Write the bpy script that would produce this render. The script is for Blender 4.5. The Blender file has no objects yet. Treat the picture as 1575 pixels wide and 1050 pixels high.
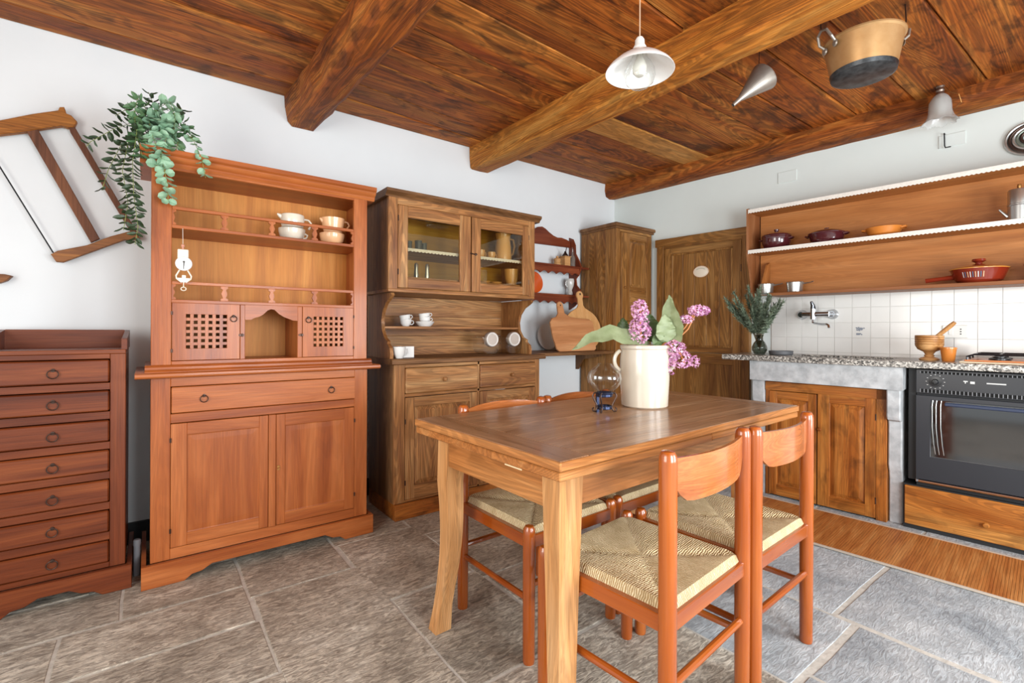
import bpy, bmesh, math, random
from math import sin, cos, pi, radians, sqrt, atan2
from mathutils import Vector, Matrix, Euler
random.seed(7)
SC = bpy.context.scene
C = SC.collection

# ---------------------------------------------------------------- camera, light, exposure
cam = bpy.data.cameras.new('camera'); camo = bpy.data.objects.new('camera', cam); C.objects.link(camo)
YAW = math.atan(977/740.0); ROLL = radians(0.235)
cam.sensor_width = 36; cam.lens = 740/1575*36; cam.shift_y = -(525-508.2)/1575; cam.clip_start = 0.05
fwd = Vector((cos(YAW), sin(YAW), 0)); rt = Vector((sin(YAW), -cos(YAW), 0)); up = Vector((0, 0, 1))
rt2 = rt*cos(ROLL)+up*sin(ROLL); up2 = -rt*sin(ROLL)+up*cos(ROLL)
M = Matrix((rt2, up2, -fwd)).transposed().to_4x4(); M.translation = Vector((0, 0, 1.17))
camo.matrix_world = M
SC.camera = camo

world = bpy.data.worlds.new('world'); SC.world = world; world.use_nodes = True
bg = world.node_tree.nodes['Background']; bg.inputs[0].default_value = (0.93, 0.98, 1.0, 1); bg.inputs[1].default_value = 0.80

def area(name, loc, target, sx, sy, power, col):
    l = bpy.data.lights.new(name, 'AREA'); l.shape = 'RECTANGLE'; l.size = sx; l.size_y = sy; l.energy = power; l.color = col
    o = bpy.data.objects.new(name, l); C.objects.link(o); o.location = loc
    o.rotation_euler = (Vector(target)-Vector(loc)).to_track_quat('-Z', 'Y').to_euler()
    return o
area('daylight_panel', (0.9, -1.35, 1.30), (1.4, 3.0, 0.9), 1.1, 1.2, 60, (0.90, 0.96, 1.0))
area('daylight_panel', (2.6, -1.35, 1.15), (1.8, 3.0, 1.0), 1.0, 1.1, 54, (0.93, 0.97, 1.0))
area('daylight_panel', (-1.5, 0.7, 1.4), (3.8, 1.3, 1.0), 1.4, 1.3, 40, (1.0, 0.96, 0.90))  # added fill panel that brightens the right wall, not a window
vs = SC.view_settings
vs.view_transform = 'Standard'; vs.look = 'None'; vs.gamma = 1.0; vs.use_curve_mapping = False; vs.exposure = 0.47

# ---------------------------------------------------------------- materials
def lin(h):
    if isinstance(h, str):
        h = h.lstrip('#'); c = [int(h[i:i+2], 16)/255 for i in (0, 2, 4)]
    else: c = [v/255 for v in h]
    return tuple(v/12.92 if v <= .04045 else ((v+.055)/1.055)**2.4 for v in c)+(1,)
def newmat(name):
    m = bpy.data.materials.new(name); m.use_nodes = True
    nt = m.node_tree; return m, nt, nt.nodes['Principled BSDF']
def N(nt, t, **kw):
    n = nt.nodes.new(t)
    for k, v in kw.items():
        if k.startswith('i_'): n.inputs[k[2:].replace('_', ' ')].default_value = v
        else: setattr(n, k, v)
    return n
def ramp(nt, stops):
    r = nt.nodes.new('ShaderNodeValToRGB'); e = r.color_ramp.elements
    while len(e) < len(stops): e.new(0.5)
    for el, (p, c) in zip(e, stops): el.position = p; el.color = c
    return r
def coords(nt, scale):
    tc = N(nt, 'ShaderNodeTexCoord'); oi = N(nt, 'ShaderNodeObjectInfo')
    mul = N(nt, 'ShaderNodeMath', operation='MULTIPLY'); mul.inputs[1].default_value = 37.0
    nt.links.new(oi.outputs['Random'], mul.inputs[0])
    add = N(nt, 'ShaderNodeVectorMath', operation='ADD')
    nt.links.new(tc.outputs['Object'], add.inputs[0]); nt.links.new(mul.outputs[0], add.inputs[1])
    mp = N(nt, 'ShaderNodeMapping'); mp.inputs['Scale'].default_value = scale
    nt.links.new(add.outputs[0], mp.inputs[0]); return mp, add, oi
WOODS = {}
def wood(name, cols, axis='z', rough=.42, s=1.0, streak=.35, knots=0.0, vary=.0, coat=0.0, bump=.12, rings=.0):
    key = name+'_'+axis
    if key in WOODS: return WOODS[key]
    m, nt, p = newmat(key.replace('_x', ' grain x').replace('_y', ' grain y').replace('_z', ' grain z')); L = nt.links.new
    ai = 'xyz'.index(axis)
    sc = [9*s]*3; sc[ai] = 0.8*s
    mp, add, oi = coords(nt, sc)
    n1 = N(nt, 'ShaderNodeTexNoise', i_Scale=1.0, i_Detail=4.0, i_Roughness=.6, i_Distortion=1.2); L(mp.outputs[0], n1.inputs['Vector'])
    cs = [lin(c) for c in cols]
    r1 = ramp(nt, [(.30, cs[0]), (.5, cs[1]), (.70, cs[2])]); L(n1.outputs['Fac'], r1.inputs[0])
    mp2 = N(nt, 'ShaderNodeMapping'); s2 = [190]*3; s2[ai] = 5; mp2.inputs['Scale'].default_value = s2; L(add.outputs[0], mp2.inputs[0])
    n2 = N(nt, 'ShaderNodeTexNoise', i_Scale=1.0, i_Detail=3.0, i_Roughness=.6, i_Distortion=.3); L(mp2.outputs[0], n2.inputs['Vector'])
    r2 = ramp(nt, [(.36, (1-streak,)*3+(1,)), (.58, (1, 1, 1, 1))]); L(n2.outputs['Fac'], r2.inputs[0])
    mx = N(nt, 'ShaderNodeMix', data_type='RGBA', blend_type='MULTIPLY'); mx.inputs[0].default_value = 1
    L(r1.outputs[0], mx.inputs[6]); L(r2.outputs[0], mx.inputs[7])
    out = mx.outputs[2]
    if rings > 0:   # flat-sawn contour lines
        mp4 = N(nt, 'ShaderNodeMapping'); s4 = [6.0*s]*3; s4[ai] = .55*s; mp4.inputs['Scale'].default_value = s4; L(add.outputs[0], mp4.inputs[0])
        n4 = N(nt, 'ShaderNodeTexNoise', i_Scale=1.0, i_Detail=1.5, i_Roughness=.45, i_Distortion=.6); L(mp4.outputs[0], n4.inputs['Vector'])
        m4 = N(nt, 'ShaderNodeMath', operation='MULTIPLY'); m4.inputs[1].default_value = 210.0; L(n4.outputs['Fac'], m4.inputs[0])
        m5 = N(nt, 'ShaderNodeMath', operation='SINE'); L(m4.outputs[0], m5.inputs[0])
        r4 = ramp(nt, [(.0, (1-rings,)*3+(1,)), (.42, (1, 1, 1, 1)), (1.0, (1+rings*.12,)*3+(1,))]); L(m5.outputs[0], r4.inputs[0])
        m6 = N(nt, 'ShaderNodeMix', data_type='RGBA', blend_type='MULTIPLY'); m6.inputs[0].default_value = 1
        L(out, m6.inputs[6]); L(r4.outputs[0], m6.inputs[7]); out = m6.outputs[2]
    if knots > 0:
        mp3 = N(nt, 'ShaderNodeMapping'); s3 = [9.5]*3; s3[ai] = 4.2; mp3.inputs['Scale'].default_value = s3; L(add.outputs[0], mp3.inputs[0])
        n3 = N(nt, 'ShaderNodeTexNoise', i_Scale=1.0, i_Detail=3.0, i_Roughness=.65, i_Distortion=.8); L(mp3.outputs[0], n3.inputs['Vector'])
        r3 = ramp(nt, [(.35, (1-knots, 1-knots, 1-knots, 1)), (.5, (1, 1, 1, 1)), (.68, (1, 1, 1, 1)), (.76, (.35, .3, .3, 1))]); L(n3.outputs['Fac'], r3.inputs[0])
        mk = N(nt, 'ShaderNodeMix', data_type='RGBA', blend_type='MULTIPLY'); mk.inputs[0].default_value = 1
        L(out, mk.inputs[6]); L(r3.outputs[0], mk.inputs[7]); out = mk.outputs[2]
    if vary > 0:
        hs = N(nt, 'ShaderNodeHueSaturation'); mr = N(nt, 'ShaderNodeMapRange'); mr.inputs['To Min'].default_value = 1-vary; mr.inputs['To Max'].default_value = 1+vary
        L(oi.outputs['Random'], mr.inputs['Value']); L(mr.outputs[0], hs.inputs['Value']); L(out, hs.inputs['Color']); out = hs.outputs[0]
    L(out, p.inputs['Base Color'])
    rr = N(nt, 'ShaderNodeMapRange'); rr.inputs['To Min'].default_value = rough*.85; rr.inputs['To Max'].default_value = min(1, rough*1.25)
    L(n1.outputs['Fac'], rr.inputs['Value']); L(rr.outputs[0], p.inputs['Roughness'])
    p.inputs['Specular IOR Level'].default_value = .3
    p.inputs['Coat Weight'].default_value = coat; p.inputs['Coat Roughness'].default_value = .10
    if bump:
        b = N(nt, 'ShaderNodeBump', i_Strength=bump, i_Distance=.004); L(n2.outputs['Fac'], b.inputs['Height']); L(b.outputs[0], p.inputs['Normal'])
    WOODS[key] = m; return m
def plain(name, col, rough=.5, metal=0.0, nz=0.0, nscale=8.0, bump=0.0, coat=0.0, col2=None, spec=.5, trans=0.0, sss=0.0):
    m, nt, p = newmat(name); L = nt.links.new
    c = lin(col); p.inputs['Roughness'].default_value = rough; p.inputs['Metallic'].default_value = metal
    p.inputs['Coat Weight'].default_value = coat; p.inputs['Coat Roughness'].default_value = .08
    p.inputs['Specular IOR Level'].default_value = spec; p.inputs['Transmission Weight'].default_value = trans
    mp, add, oi = coords(nt, (nscale,)*3)
    n1 = N(nt, 'ShaderNodeTexNoise', i_Scale=1.0, i_Detail=5.0, i_Roughness=.6); L(mp.outputs[0], n1.inputs['Vector'])
    c2 = lin(col2) if col2 else tuple(v*(1-nz) for v in c[:3])+(1,)
    r = ramp(nt, [(.32, c2), (.66, c)]); L(n1.outputs['Fac'], r.inputs[0]); L(r.outputs[0], p.inputs['Base Color'])
    if bump:
        b = N(nt, 'ShaderNodeBump', i_Strength=bump, i_Distance=.01); L(n1.outputs['Fac'], b.inputs['Height']); L(b.outputs[0], p.inputs['Normal'])
    return m
def glass(name, col='#ffffff', rough=0.0, ior=1.45, thin=True):
    m, nt, p = newmat(name); L = nt.links.new
    out = nt.nodes['Material Output']
    if thin:   # clear pane: mostly see-through with a real fresnel reflection
        t = N(nt, 'ShaderNodeBsdfTransparent'); t.inputs[0].default_value = lin(col)
        g = N(nt, 'ShaderNodeBsdfGlossy'); g.inputs['Roughness'].default_value = rough
        lw = N(nt, 'ShaderNodeLayerWeight'); lw.inputs[0].default_value = .5
        pw = N(nt, 'ShaderNodeMath', operation='POWER'); pw.inputs[1].default_value = 2.4; L(lw.outputs['Facing'], pw.inputs[0])
        f = N(nt, 'ShaderNodeMath', operation='MULTIPLY_ADD'); f.inputs[1].default_value = .75; f.inputs[2].default_value = .025; L(pw.outputs[0], f.inputs[0])
        x = N(nt, 'ShaderNodeMixShader'); L(f.outputs[0], x.inputs[0]); L(t.outputs[0], x.inputs[1]); L(g.outputs[0], x.inputs[2]); L(x.outputs[0], out.inputs[0])
        nt.nodes.remove(p)
    else:
        p.inputs['Base Color'].default_value = lin(col); p.inputs['Transmission Weight'].default_value = 1; p.inputs['Roughness'].default_value = rough; p.inputs['IOR'].default_value = ior
    return m

CH = ['#8a431c', '#a85b2a', '#bb6e3a']          # hutch, reddish cherry
def cherry(a): return wood('cherry hutch wood', CH, a, rough=.36, s=.8, streak=.16, coat=.12, rings=0.06)
def cback(a): return wood('hutch back board', ['#b06c30', '#c9833e', '#d8954e'], a, rough=.5, s=.7, streak=.12)
def dchest(a): return wood('dark chest wood', ['#54220c', '#6f3315', '#87451f'], a, rough=.38, s=.8, streak=.22, coat=.1)
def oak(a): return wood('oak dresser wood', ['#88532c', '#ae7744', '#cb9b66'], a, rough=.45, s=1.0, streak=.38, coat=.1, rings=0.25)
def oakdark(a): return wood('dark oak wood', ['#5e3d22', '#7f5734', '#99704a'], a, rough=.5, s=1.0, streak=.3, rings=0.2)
def cabw(a): return wood('corner cupboard wood', ['#7a4a20', '#9a6833', '#b4834c'], a, rough=.45, s=1.0, streak=.3, rings=0.3)
def doorw(a): return wood('door wood', ['#754920', '#956632', '#af814a'], a, rough=.45, s=.9, streak=.25, rings=0.25)
def ttop(a): return wood('table top wood', ['#8a6243', '#a87f5e', '#bd9774'], a, rough=.28, s=1.0, streak=.25, vary=.06, coat=.3, rings=0.18)
def tleg(a): return wood('honey table leg wood', ['#b57a46', '#c8905a', '#d7a673'], a, rough=.35, s=.9, streak=.22, coat=.15, rings=0.14)
def tapr(a): return wood('table apron wood', ['#9e602f', '#b4743e', '#c68a52'], a, rough=.35, s=.9, streak=.25, coat=.15, rings=0.18)
def chw(a): return wood('varnished chair wood', ['#84380c', '#9c4b14', '#ae5d22'], a, rough=.22, s=.7, streak=.1, coat=.8, bump=.03)
def chback(a): return wood('chair backrest wood', ['#a15424', '#b66834', '#c47a46'], a, rough=.25, s=1.3, streak=.16, coat=.6, bump=.03, rings=0.15)
def shelfw(a): return wood('kitchen shelf wood', ['#9c5e2c', '#ae6e38', '#bb7d48'], a, rough=.45, s=.7, streak=.12, rings=0.08)
def shelfd(a): return wood('darker shelf edge wood', ['#744322', '#8d5732', '#a26c45'], a, rough=.45, s=.8, streak=.2)
def sinkw(a): return wood('pine sink cabinet wood', ['#88430f', '#ad6425', '#c27e38'], a, rough=.4, s=1.0, streak=.3, coat=.15, knots=.4, rings=0.15)
def drw(a): return wood('pine drawer wood', ['#9a5519', '#bb7430', '#cd8d45'], a, rough=.42, s=1.2, streak=.25, knots=.3, rings=0.25)
def redw(a): return wood('dark red shelf wood', ['#5e2412', '#7a3820', '#944c2c'], a, rough=.4, s=1.0, streak=.2, coat=.2)
def ceilw(a): return wood('old ceiling plank wood', ['#843a10', '#b0601f', '#d0883c'], a, rough=.6, s=.6, streak=.34, knots=.6, vary=.2, bump=.5, rings=.34)
def beamw(a): return wood('hewn beam wood', ['#9c5117', '#c67a2a', '#e2a14e'], a, rough=.65, s=.9, streak=.35, knots=.25, vary=.06, bump=.8, rings=.3)
def beamd(a): return wood('dark hewn beam wood', ['#7a3810', '#a85c20', '#c67f38'], a, rough=.65, s=.9, streak=.35, knots=.5, bump=.8, rings=.35)
def boardw(a): return wood('cutting board wood', ['#b8814a', '#c9965f', '#d8ab76'], a, rough=.55, s=1.0, streak=.12)
def saww(a): return wood('old saw frame wood', ['#6a4026', '#8a5a38', '#a8713f'], a, rough=.6, s=1.2, streak=.3)
def turned(a): return wood('turned bowl wood', ['#a06a35', '#c8935a', '#deb07a'], a, rough=.4, s=2.0, streak=.2)

wallm = plain('white plaster', '#e1e5e7', rough=.85, nz=.03, nscale=3, bump=.08)
wallg = plain('pale grey plaster', '#d9e1de', rough=.85, nz=.03, nscale=3, bump=.08)
ringm = plain('dark iron', '#4a3a33', rough=.4, metal=.8)
blackm = plain('black enamel', '#16181c', rough=.3)
chrome = plain('chrome', '#c9ccd0', rough=.12, metal=1.0)
steel = plain('aluminium', '#bfc0bd', rough=.28, metal=.9)
brass = plain('old brass', '#a97a45', rough=.35, metal=.8)
whitec = plain('white glazed china', '#e8e7e4', rough=.2, coat=.4)
creamc = plain('cream glazed china', '#e2d8c6', rough=.25, coat=.4)
peachc = plain('peach glazed china', '#edb98a', rough=.25, coat=.4)
ochrec = plain('ochre pottery', '#d9a058', rough=.35, coat=.3)
auberg = plain('aubergine glazed pottery', '#4a1d22', rough=.15, coat=.7)
redpot = plain('brick red glazed pottery', '#7e2816', rough=.15, coat=.7)
terra = plain('orange glazed terracotta', '#d07f35', rough=.3, coat=.3)
whiteedge = plain('white lace edging', '#e8e2d8', rough=.8, nz=.15, nscale=90)
whiteplastic = plain('white plastic', '#e6e6e0', rough=.4)
paneg = glass('clear cabinet glass', '#f4f2e8')
clearg = glass('clear glass', '#fbfcfb', rough=.0, ior=1.5)
frostg = plain('frosted white glass', '#f0f2f0', rough=.25, coat=.3, trans=.65)

# ---------------------------------------------------------------- frames: A = plain world, B = along the right-hand wall (s to the right, d towards the wall, z)
TH = radians(4.74)
ROTB = TH-pi/2
def w(fr, p):
    if fr == 'A': return Vector(p)
    s, d, z = p
    return Vector((s*sin(TH)+d*cos(TH), -s*cos(TH)+d*sin(TH), z))
FR = {}    # root object name -> (frame, base, extra rotation)

SPLIT = {'rail', 'stile', 'upper_body_board', 'lower_body_board', 'carcass_board', 'plinth_board', 'frame_board', 'scrolled_side', 'back_board', 'hinge', 'niche_side', 'moulding', 'apron', 'draw_leaf', 'edge_strip', 'bracket', 'cloth_binding', 'seat_rail', 'rosette', 'vent_slat', 'curved_trim_bar', 'scroll_leg', 'door_frame', 'gallery_board', 'side_block', 'socket_hole', 'bead', 'rim_bead', 'steel_ring', 'corner_board'}
class MB:
    def __init__(s): s.bm = bmesh.new()
    def box(s, x0, x1, y0, y1, z0, z1, bev=0.002, seg=1):
        vs = [s.bm.verts.new(p) for p in [(x0, y0, z0), (x1, y0, z0), (x1, y1, z0), (x0, y1, z0), (x0, y0, z1), (x1, y0, z1), (x1, y1, z1), (x0, y1, z1)]]
        fs = [s.bm.faces.new([vs[i] for i in f]) for f in [(3, 2, 1, 0), (4, 5, 6, 7), (0, 1, 5, 4), (1, 2, 6, 5), (2, 3, 7, 6), (3, 0, 4, 7)]]
        if bev > 0:
            b = min(bev, abs(x1-x0)*.3, abs(y1-y0)*.3, abs(z1-z0)*.3)
            es = set(e for f in fs for e in f.edges)
            bmesh.ops.bevel(s.bm, geom=list(es), offset=b, segments=seg, affect='EDGES', profile=.5)
        return s
    def prism(s, pts, plane, a, b, bev=0):
        # pts: polygon in the plane ('xz' extruded along y, 'yz' along x, 'xy' along z)
        def P(p, t):
            return {'xz': (p[0], t, p[1]), 'yz': (t, p[0], p[1]), 'xy': (p[0], p[1], t)}[plane]
        v0 = [s.bm.verts.new(P(p, a)) for p in pts]; v1 = [s.bm.verts.new(P(p, b)) for p in pts]
        n = len(pts); fs = [s.bm.faces.new(v0), s.bm.faces.new(v1[::-1])]
        for i in range(n): fs.append(s.bm.faces.new((v0[(i+1) % n], v0[i], v1[i], v1[(i+1) % n])))
        bmesh.ops.recalc_face_normals(s.bm, faces=fs)
        if bev:
            es = set(e for f in fs[:2] for e in f.edges)
            bmesh.ops.bevel(s.bm, geom=list(es), offset=bev, segments=1, affect='EDGES', profile=.5)
        return s
    def lathe(s, prof, n=24, c=(0, 0, 0), R=None, sx=1.0, sy=1.0):
        rings = []
        for r, z in prof:
            if r < 1e-5: rings.append([s.bm.verts.new((0, 0, z))])
            else: rings.append([s.bm.verts.new((r*cos(2*pi*i/n)*sx, r*sin(2*pi*i/n)*sy, z)) for i in range(n)])
        fs = []
        for a, b in zip(rings, rings[1:]):
            for i in range(n):
                j = (i+1) % n
                if len(a) == 1 and len(b) == 1: break
                if len(a) == 1: fs.append(s.bm.faces.new((a[0], b[j], b[i])))
                elif len(b) == 1: fs.append(s.bm.faces.new((a[i], a[j], b[0])))
                else: fs.append(s.bm.faces.new((a[i], a[j], b[j], b[i])))
        bmesh.ops.recalc_face_normals(s.bm, faces=fs)
        vs = [v for r in rings for v in r]
        T = Matrix.Translation(c) @ (R.to_4x4() if R is not None else Matrix.Identity(4))
        for v in vs: v.co = T @ v.co
        return s
    def tube(s, pts, r, n=8, closed=False, cap=True):
        pts = [Vector(p) for p in pts]; m = len(pts)
        rs = r if isinstance(r, (list, tuple)) else [r]*m
        rings = []; prev = None
        for i, p in enumerate(pts):
            if closed: t = pts[(i+1) % m]-pts[i-1]
            else: t = pts[min(i+1, m-1)]-pts[max(i-1, 0)]
            t.normalize()
            if prev is None:
                a = Vector((0, 0, 1)) if abs(t.z) < .9 else Vector((1, 0, 0))
                u = t.cross(a).normalized()
            else:
                u = (prev-t*prev.dot(t))
                u = u.normalized() if u.length > 1e-6 else t.orthogonal().normalized()
            prev = u; v = t.cross(u)
            rings.append([s.bm.verts.new(p+(u*cos(2*pi*k/n)+v*sin(2*pi*k/n))*rs[i]) for k in range(n)])
        pairs = list(zip(rings, rings[1:]))+([(rings[-1], rings[0])] if closed else [])
        fs = []
        for a, b in pairs:
            for k in range(n): fs.append(s.bm.faces.new((a[k], a[(k+1) % n], b[(k+1) % n], b[k])))
        if cap and not closed: fs.append(s.bm.faces.new(rings[0][::-1])); fs.append(s.bm.faces.new(rings[-1]))
        bmesh.ops.recalc_face_normals(s.bm, faces=fs)
        return s
    def ring_frame(s, o, i, plane, a, b, bev=0):
        # flat slab with a rectangular opening; o and i are (u0, u1, v0, v1)
        def P(u, v, t): return {'xz': (u, t, v), 'xy': (u, v, t)}[plane]
        def q(r): return [(r[0], r[2]), (r[1], r[2]), (r[1], r[3]), (r[0], r[3])]
        L_ = [[s.bm.verts.new(P(u, v, t)) for u, v in q(r)] for r, t in ((o, a), (i, a), (i, b), (o, b))]
        fs = []
        for A_, B_ in ((0, 1), (1, 2), (2, 3), (3, 0)):
            for k in range(4): fs.append(s.bm.faces.new((L_[A_][k], L_[A_][(k+1) % 4], L_[B_][(k+1) % 4], L_[B_][k])))
        bmesh.ops.recalc_face_normals(s.bm, faces=fs)
        if bev:
            es = set(e for f in fs for e in f.edges if len(e.link_faces) == 2 and e.calc_face_angle() > .5)
            bmesh.ops.bevel(s.bm, geom=list(es), offset=bev, segments=1, affect='EDGES', profile=.5)
        return s
    def xf(s, Mx):
        for v in s.bm.verts: v.co = Mx @ v.co
        return s
    def split(s, me, name, mat, parent, label):
        # every loose piece of the mesh becomes an object of its own
        bm = bmesh.new(); bm.from_mesh(me); bpy.data.meshes.remove(me)
        left = set(bm.verts); first = None
        while left:
            v0 = next(iter(left)); comp = {v0}; st = [v0]
            while st:
                v = st.pop()
                for e in v.link_edges:
                    o_ = e.other_vert(v)
                    if o_ not in comp: comp.add(o_); st.append(o_)
            left -= comp
            m2 = bpy.data.meshes.new(name); idx = {v: i for i, v in enumerate(comp)}
            fcs = {f for v in comp for f in v.link_faces}
            m2.from_pydata([tuple(v.co) for v in idx], [], [[idx[v] for v in f.verts] for f in fcs])
            m2.materials.append(mat)
            for p in m2.polygons: p.use_smooth = True
            m2.set_sharp_from_angle(angle=radians(32))
            o = bpy.data.objects.new(name, m2); C.objects.link(o); o.parent = parent; tag(o, label)
            first = first or o
        bm.free(); return first
    def obj(s, name, mat, parent=None, label=None, cat=None, group=None, kind=None, fr=None, base=None, rot=0.0, smooth=True):
        # geometry is given in frame coordinates; the object's own origin is the root's base
        if parent is not None:
            rootn = parent
            while rootn.parent: rootn = rootn.parent
            f, b, rr = FR.get(rootn.name, ('A', Vector((0, 0, 0)), 0)); base_ = b
        else:
            f = fr or 'A'; base_ = Vector(base if base is not None else (0, 0, 0)); rr = rot
        for v in s.bm.verts: v.co -= base_
        me = bpy.data.meshes.new(name); s.bm.to_mesh(me); s.bm.free()
        if kind != 'stuff' and name in SPLIT: return s.split(me, name, mat, parent, label)
        if isinstance(mat, (list, tuple)):
            for mm in mat: me.materials.append(mm)
        else: me.materials.append(mat)
        if smooth:
            for p in me.polygons: p.use_smooth = True
            me.set_sharp_from_angle(angle=radians(32))
        o = bpy.data.objects.new(name, me); C.objects.link(o)
        if parent is not None: o.parent = parent
        else:
            o.location = w(f, base_); o.rotation_euler = (0, 0, (ROTB if f == 'B' else 0)+rr)
            FR[o.name] = (f, base_, rr)
        tag(o, label, cat, group, kind)
        return o
def tag(o, label=None, cat=None, group=None, kind=None):
    if label: o['label'] = label
    if cat: o['category'] = cat
    if group: o['group'] = group
    if kind: o['kind'] = kind
    return o
def thing(name, label, cat, base=(0, 0, 0), fr='A', rot=0.0, group=None, kind=None, local=False):
    # geometry of the parts is given in frame coordinates unless local=True (then around the base)
    o = bpy.data.objects.new(name, None); C.objects.link(o); o.empty_display_size = .1
    o.location = w(fr, base); o.rotation_euler = (0, 0, (ROTB if fr == 'B' else 0)+rot)
    FR[o.name] = (fr, Vector((0, 0, 0)) if local else Vector(base), rot)
    return tag(o, label, cat, group, kind)
def copy_tree(o, parent=None):
    kids = list(o.children)
    c = o.copy(); C.objects.link(c); c.parent = parent
    if parent is None: FR[c.name] = FR.get(o.name, ('A', Vector((0, 0, 0)), 0))
    for k in kids: copy_tree(k, c)
    return c
def box(name, mat, parent, *a, **kw):
    bev = kw.pop('bev', .002); return MB().box(*a, bev=bev).obj(name, mat, parent, **kw)
RX = Matrix.Rotation(pi/2, 3, 'X')      # lathe axis z -> -y
def ring(bm, x, y, z, r=.016, t=.0022):
    # iron ring pull: rosette and hanging ring, facing -y
    bm.lathe([(0, .006), (.007, .005), (.008, 0)], 10, (x, y, z+r*.9), RX)
    bm.tube([(x+r*cos(a), y-.008, z+r*sin(a)) for a in [2*pi*i/18 for i in range(18)]], t, 6, closed=True)
    return bm
def knob(bm, x, y, z, r=.013):
    bm.lathe([(0, r*2.0), (r*.7, r*1.9), (r, r*1.4), (r*.85, r*.9), (r*.45, r*.5), (r*.5, 0)], 14, (x, y, z), RX)
    return bm
def hinge(bm, x, y, z, h=.02):
    bm.tube([(x, y-.004, z-h/2), (x, y-.004, z+h/2)], .0035, 8); return bm
def scallop(x0, x1, z_top, z_low, amp, n, z_end=None):
    # polygon (xz): straight top, waved bottom
    pts = [(x0, z_top)]
    m = n*6
    for i in range(m+1):
        t = i/m; pts.append((x0+(x1-x0)*t, z_low+amp*abs(sin(pi*t*n))))
    pts.append((x1, z_top)); return pts
def raised_door(parent, x0, x1, z0, z1, y, mf, mp_, st=.055, px=None, name='door', deep=.018, label=None, raise_=.006, rec=.010):
    # frame-and-panel door; y is the front face, thickness goes +y
    px0, px1, pz0, pz1 = px or (x0+st, x1-st, z0+st, z1-st)
    b = MB(); g = .0015
    b.box(x0+g, px0, y, y+deep, z0+g, z1-g, .0015); b.box(px1, x1-g, y, y+deep, z0+g, z1-g, .0015)
    stiles = b
    p = MB(); c = min(.03, (px1-px0)*.22)
    yb = y+rec; yf = y+rec-raise_
    o = [(px0-.001, pz0-.001), (px1+.001, pz0-.001), (px1+.001, pz1+.001), (px0-.001, pz1+.001)]
    i_ = [(px0+c, pz0+c), (px1-c, pz0+c), (px1-c, pz1-c), (px0+c, pz1-c)]
    j_ = [(px0+.004, pz0+.004), (px1-.004, pz0+.004), (px1-.004, pz1-.004), (px0+.004, pz1-.004)]
    A = [p.bm.verts.new((a, yb, c_)) for a, c_ in o]; B_ = [p.bm.verts.new((a, yb+.001, c_)) for a, c_ in j_]
    I = [p.bm.verts.new((a, yf, c_)) for a, c_ in i_]
    for k in range(4):
        l = (k+1) % 4
        p.bm.faces.new((A[k], A[l], B_[l], B_[k])); p.bm.faces.new((B_[k], B_[l], I[l], I[k]))
    p.bm.faces.new(I)
    bk = [p.bm.verts.new((a, y+deep-.002, c_)) for a, c_ in o]; p.bm.faces.new(bk[::-1])
    for k in range(4): p.bm.faces.new((A[(k+1) % 4], A[k], bk[k], bk[(k+1) % 4]))
    bmesh.ops.recalc_face_normals(p.bm, faces=p.bm.faces[:])
    d = p.obj(name, mp_('z'), parent, label=label, smooth=False)
    stiles.obj('stile', mf('z'), d)
    r = MB(); r.box(px0, px1, y, y+deep, pz1, z1-g, .0015); r.box(px0, px1, y, y+deep, z0+g, pz0, .0015)
    r.obj('rail', mf('x'), d)
    return d

# ================================================================= SETTING
XL, YB, YA, ZC = -1.7, -1.3, 3.35, 2.663
DB = 4.13
# floor with flagstones
def stone_mat(nm, r1c, k):
    m, nt, p = newmat(nm); L = nt.links.new
    mp, add, oi = coords(nt, (3.2, 3.2, 3.2))
    n1 = N(nt, 'ShaderNodeTexNoise', i_Scale=1.0, i_Detail=8.0, i_Roughness=.72, i_Distortion=.6); L(mp.outputs[0], n1.inputs['Vector'])
    r1 = ramp(nt, [(q, lin(c)) for q, c in zip((.32, .46, .60, .74), r1c)]); L(n1.outputs['Fac'], r1.inputs[0])
    mp2 = N(nt, 'ShaderNodeMapping'); mp2.inputs['Scale'].default_value = (17, 62, 50); L(add.outputs[0], mp2.inputs[0])
    n2 = N(nt, 'ShaderNodeTexNoise', i_Scale=1.0, i_Detail=6.0, i_Roughness=.75, i_Distortion=1.5); L(mp2.outputs[0], n2.inputs['Vector'])
    r2 = ramp(nt, [(.38, (.36, .34, .32, 1)), (.455, (.66, .64, .61, 1)), (.515, (.90, .89, .87, 1)), (.57, (1.4, 1.4, 1.36, 1))]); L(n2.outputs['Fac'], r2.inputs[0])
    mx = N(nt, 'ShaderNodeMix', data_type='RGBA', blend_type='MULTIPLY'); mx.inputs[0].default_value = k
    L(r1.outputs[0], mx.inputs[6]); L(r2.outputs[0], mx.inputs[7])
    hs = N(nt, 'ShaderNodeHueSaturation'); mr = N(nt, 'ShaderNodeMapRange'); mr.inputs['To Min'].default_value = .84; mr.inputs['To Max'].default_value = 1.08
    L(oi.outputs['Random'], mr.inputs['Value']); L(mr.outputs[0], hs.inputs['Value']); L(mx.outputs[2], hs.inputs['Color'])
    tint = N(nt, 'ShaderNodeMix', data_type='RGBA', blend_type='MULTIPLY'); tint.inputs[0].default_value = 1
    L(hs.outputs[0], tint.inputs[6]); L(oi.outputs['Color'], tint.inputs[7]); L(tint.outputs[2], p.inputs['Base Color'])
    p.inputs['Roughness'].default_value = .5
    b = N(nt, 'ShaderNodeBump', i_Strength=.8, i_Distance=.008); L(n2.outputs['Fac'], b.inputs['Height']); L(b.outputs[0], p.inputs['Normal'])
    return m
stonem = stone_mat('grey brown flagstone', ('#8f877c', '#aaa195', '#c0b9ae', '#d6d2ca'), .85)
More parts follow.
